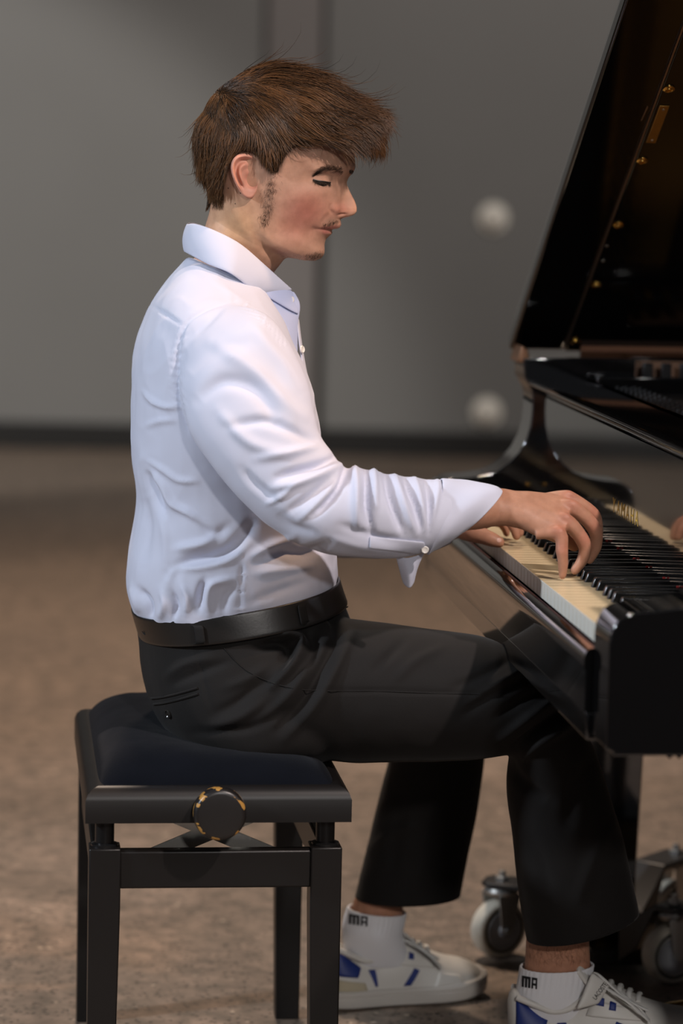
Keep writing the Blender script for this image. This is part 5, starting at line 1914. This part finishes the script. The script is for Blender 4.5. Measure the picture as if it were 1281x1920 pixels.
def sock_text(sk, parent, body_, x0, x1, y0, y1, slant):
    # heavy block letters made of bars
    bars = {'M': [(0, 0.78, 1, 1), (0, 0, 0.25, 0.78), (0.38, 0, 0.62, 0.78), (0.75, 0, 1, 0.78)], 'A': [(0, 0.80, 1, 1), (0, 0, 0.28, 0.80), (0.72, 0, 1, 0.80), (0.28, 0.30, 0.72, 0.50)]}
    V, F = [], []
    for li, ch in enumerate(body_):
        x_off, wd_ = (0.0, 0.56) if li == 0 else (0.64, 0.36)
        for (a0, b0, a1, b1) in bars[ch]:
            n0 = len(V)
            for j in range(4):
                for i in range(4):
                    V.append((x_off + wd_ * (a0 + (a1 - a0) * i / 3), b0 + (b1 - b0) * j / 3, 0))
            F += [(n0 + j * 4 + i, n0 + j * 4 + i + 1, n0 + (j + 1) * 4 + i + 1, n0 + (j + 1) * 4 + i) for j in range(3) for i in range(3)]
    V = np.array(V, float)
    ext = np.array([1.0, 1.0])
    Q = []
    for v in V:
        u, t = v[0] / ext[0], v[1] / ext[1]
        px = x0 + u * (x1 - x0) - slant * t
        py = y1 - t * (y1 - y0) + u * 4.0
        Q.append(sk.at(px, py, 0.0046))
    MB().add(Q, F).build('printed_letters', sock_ink, parent, smooth=False)


sock_text(skN, sockN, 'MA', 983, 1009, 1829, 1850, -1)
sock_text(skF, sockF, 'MA', 658, 690, 1714, 1732, -1)


def build_shoe(heel, yaw, pitch_, L=0.275, medial=1):
    """shoe along +x from its heel; heel = world position of the heel bottom"""
    root = thing_part('shoe')
    M = Matrix.Translation(heel) @ Matrix.Rotation(yaw, 4, 'Z') @ Matrix.Rotation(-pitch_, 4, 'Y')
    A = np.array(M)

    def W(V):
        V = np.asarray(V, float)
        return V @ A[:3, :3].T + A[:3, 3]
    k = L / 0.275
    xs = [0.000, 0.004, 0.012, 0.03, 0.055, 0.08, 0.10, 0.125, 0.15, 0.18, 0.21, 0.235, 0.255, 0.268, 0.274]
    hz = [0.088, 0.100, 0.102, 0.090, 0.078, 0.082, 0.094, 0.104, 0.094, 0.078, 0.066, 0.060, 0.052, 0.042, 0.032]
    hw = [0.014, 0.025, 0.033, 0.0385, 0.0395, 0.0395, 0.0405, 0.0430, 0.0460, 0.0490, 0.0495, 0.0465, 0.0390, 0.0275, 0.0130]
    tab = cr(np.stack([xs, hz, hw], 1), 70)
    R = []
    for x, h, w in tab:
        zb = 0.026
        ph = np.linspace(0, pi, 25)
        c = np.sign(np.cos(ph)) * np.abs(np.cos(ph)) ** 0.62
        s = np.abs(np.sin(ph)) ** 0.72
        top_narrow = 1 - 0.30 * s ** 2.0
        y = w * c * top_narrow
        z = zb + (h - zb) * s
        ring = np.stack([np.full(25, x), y, z], 1)
        R.append(ring * k)
    up = MB().rings(R)
    Vl, Fl = np.concatenate(up.v), up.f
    upper = mesh_obj('upper', W(Vl), Fl, shoe_w, root, angle=60)
    tl = BVHTree.FromPolygons([tuple(v) for v in Vl], [tuple(f) for f in Fl])
    # sole: stacked outline with a groove
    R = []
    for z, o_ in ((0.0, -0.002), (0.003, 0.003), (0.014, 0.0045), (0.019, 0.0042), (0.0200, 0.0030), (0.0215, 0.0030), (0.0225, 0.0042), (0.029, 0.0040), (0.031, 0.0020), (0.031, -0.006)):
        tt = cr(np.stack([xs, hw], 1), 60)
        nearp = [(x + (o_ * (x - 0.137) / 0.137), w + o_) for x, w in tt]
        pts = [(x, -y) for x, y in nearp] + [(x, y) for x, y in nearp[::-1]]
        spring = lambda x: 0.010 * max(0, (x - 0.19) / 0.085) ** 2
        R.append([(x * k, y * k, (z + spring(x)) * k) for x, y in pts])
    s_ = MB().rings(R)
    mesh_obj('sole', W(np.concatenate(s_.v)), s_.f, sole_m, root, angle=45)

    def hit(x, z, side, off):
        h = tl.ray_cast(Vector((x * k, 0.2 * side, z * k)), Vector((0, -side, 0)))
        if h[0] is None:
            h = tl.find_nearest(Vector((x * k, 0.04 * side, z * k)))
        return np.array(h[0]) + np.array([0, side * off, 0])

    def patch(name, quad, m, side, off=0.0016, nu=10, nv=8):
        a, b, c, d = [np.array(p) for p in quad]      # a->b bottom, d->c top
        G = np.array([[hit(*((a * (1 - u) + b * u) * (1 - v) + (d * (1 - u) + c * u) * v), side, off) for u in np.linspace(0, 1, nu)] for v in np.linspace(0, 1, nv)])
        sh = G.shape
        o = MB().grid(W(G.reshape(-1, 3)).reshape(sh)).build(name, m, upper, angle=180)
        q = o.modifiers.new('solid', 'SOLIDIFY')
        q.thickness = 0.0014
        q.offset = 0
        return o
    for side in (-1, 1):
        patch('heel_tab', [(0.006, 0.056), (0.040, 0.052), (0.048, 0.066), (0.009, 0.096)], blue_m, side)
        patch('side_stripe', [(0.070, 0.036), (0.074, 0.036), (0.072, 0.062), (0.060, 0.062)], blue_m, side)
        patch('side_stripe', [(0.118, 0.034), (0.130, 0.034), (0.146, 0.058), (0.137, 0.062)], blue_m, side)
        patch('heel_suede', [(0.006, 0.030), (0.056, 0.031), (0.052, 0.043), (0.008, 0.050)], shoe_cream, side)
        patch('eyestay', [(0.098, 0.070), (0.175, 0.060), (0.172, 0.072), (0.108, 0.090)], shoe_w, side, off=0.002)
        patch('toe_overlay', [(0.170, 0.030), (0.225, 0.030), (0.215, 0.045), (0.180, 0.052)], shoe_w, side, off=0.0015)
        patch('eyelet_mark', [(0.112, 0.083), (0.122, 0.081), (0.124, 0.090), (0.115, 0.093)], blue_m, side, off=0.0032, nu=4, nv=4)
        patch('eyelet_mark', [(0.128, 0.077), (0.137, 0.075), (0.139, 0.084), (0.131, 0.087)], blue_m, side, off=0.0032, nu=4, nv=4)
    # padded collar rim
    rim = [(0.010, 0.100), (0.030, 0.091), (0.055, 0.080), (0.078, 0.083), (0.098, 0.096)]
    for side in (-1, 1):
        pts = []
        for x, z in cr(rim, 20):
            h = np.interp(x, xs, hw) * 0.78
            pts.append((x * k, side * h * k, (z - 0.002) * k))
        mesh = MB().tube(W(pts), 0.0046, 10)
        mesh.build('collar_rim', shoe_w, upper)
    # tongue
    G = []
    for t in np.linspace(0, 1, 10):
        x = 0.120 - 0.026 * t
        z = 0.100 + 0.038 * t
        w = 0.026 + 0.005 * t
        G.append([(x * k + 0.006 * (abs(u) ** 2) * -1, u * w * k, z * k - 0.010 * abs(u) ** 2) for u in np.linspace(-1, 1, 11)])
    G = np.array(G)
    to = MB().grid(W(G.reshape(-1, 3)).reshape(G.shape)).build('tongue', shoe_w, root, angle=180)
    q = to.modifiers.new('solid', 'SOLIDIFY')
    q.thickness = 0.007
    q.offset = 0
    q = to.modifiers.new('sub', 'SUBSURF')
    q.levels = q.render_levels = 2
    # laces across the instep plus a bow
    for i in range(6):
        x = 0.112 + 0.0125 * i
        zc = np.interp(x, xs, hz)
        wv = 0.024
        pts = []
        for u in np.linspace(-1, 1, 11):
            hh = tl.ray_cast(Vector((x * k + 0.006 * u, u * wv * k, 0.3)), Vector((0, 0, -1)))
            z = hh[0][2] if hh[0] is not None else zc * k
            pts.append((x * k + 0.006 * u, u * wv * k, z + 0.0042))
        MB().tube(W(pts), 0.0034, 8, flat=0.45).build('lace', lace_m, root)
    for sx in (-1, 1):
        lp = cr([(0.112, 0, 0.116), (0.118, -0.026 * 1, 0.116 + 0.006 * sx), (0.150, -0.047 + 0.006 * sx, 0.092), (0.178, -0.050 + 0.004 * sx, 0.070 + 0.006 * sx), (0.160, -0.040, 0.086), (0.120, -0.012, 0.114)], 26)
        MB().tube(W(np.array(lp) * k), 0.0030, 8, flat=0.45).build('lace', lace_m, root)
    return root, W, k


def thing_part(name):
    o = bpy.data.objects.new(name, None)
    COL.objects.link(o)
    o.parent = person
    ORG[o.name] = ORG[person.name]
    return o


hn = VW.Y(955, 1908, -0.042)
shoeN, WN, kN = build_shoe((hn[0] + 0.004, -0.042, 0.012), radians(-3), radians(4), 0.292)
# lettering along the near tongue edge
V_, F_ = text_mesh('LACOSTE', 1.0, 0.0)
V_[:, :2] -= V_[:, :2].min(0)
ex = V_[:, :2].max(0)
# padded side of the tongue that faces the camera, lettering running up along its edge
t_o = VW.Y(1122, 1856, -0.086)
t_n = np.array([0.25, -0.93, 0.28])
t_n /= np.linalg.norm(t_n)
tl_, tr_, br_, bl_ = (1110, 1822), (1144, 1846), (1122, 1882), (1080, 1894)
G = np.zeros((7, 7, 3))
for a_ in range(7):
    for b_ in range(7):
        u, v = b_ / 6, a_ / 6
        q_ = (np.array(tl_) * (1 - u) + np.array(tr_) * u) * (1 - v) + (np.array(bl_) * (1 - u) + np.array(br_) * u) * v
        G[a_, b_] = VW.plane(q_[0], q_[1], t_o, t_n) + t_n * 0.003 * (sin(pi * u) * sin(pi * v)) ** 0.5
cloth_patch('tongue_side', G, shoe_w, shoeN, 0.005)
Q = []
for v in V_:
    u, t = v[0] / ex[0], v[1] / ex[1]
    px = 1118 + u * 22 - 7.0 * t
    py = 1875 - u * 29 - 5.0 * t
    Q.append(VW.plane(px, py, t_o + t_n * 0.0068, t_n))
MB().add(Q, F_).build('tongue_lettering', sock_ink, shoeN, smooth=False)
hf = VW.Z(612, 1884, 0.0)
shoeF, WF, kF = build_shoe((hf[0], hf[1] + 0.0, 0.0), radians(14), 0.0, 0.254)
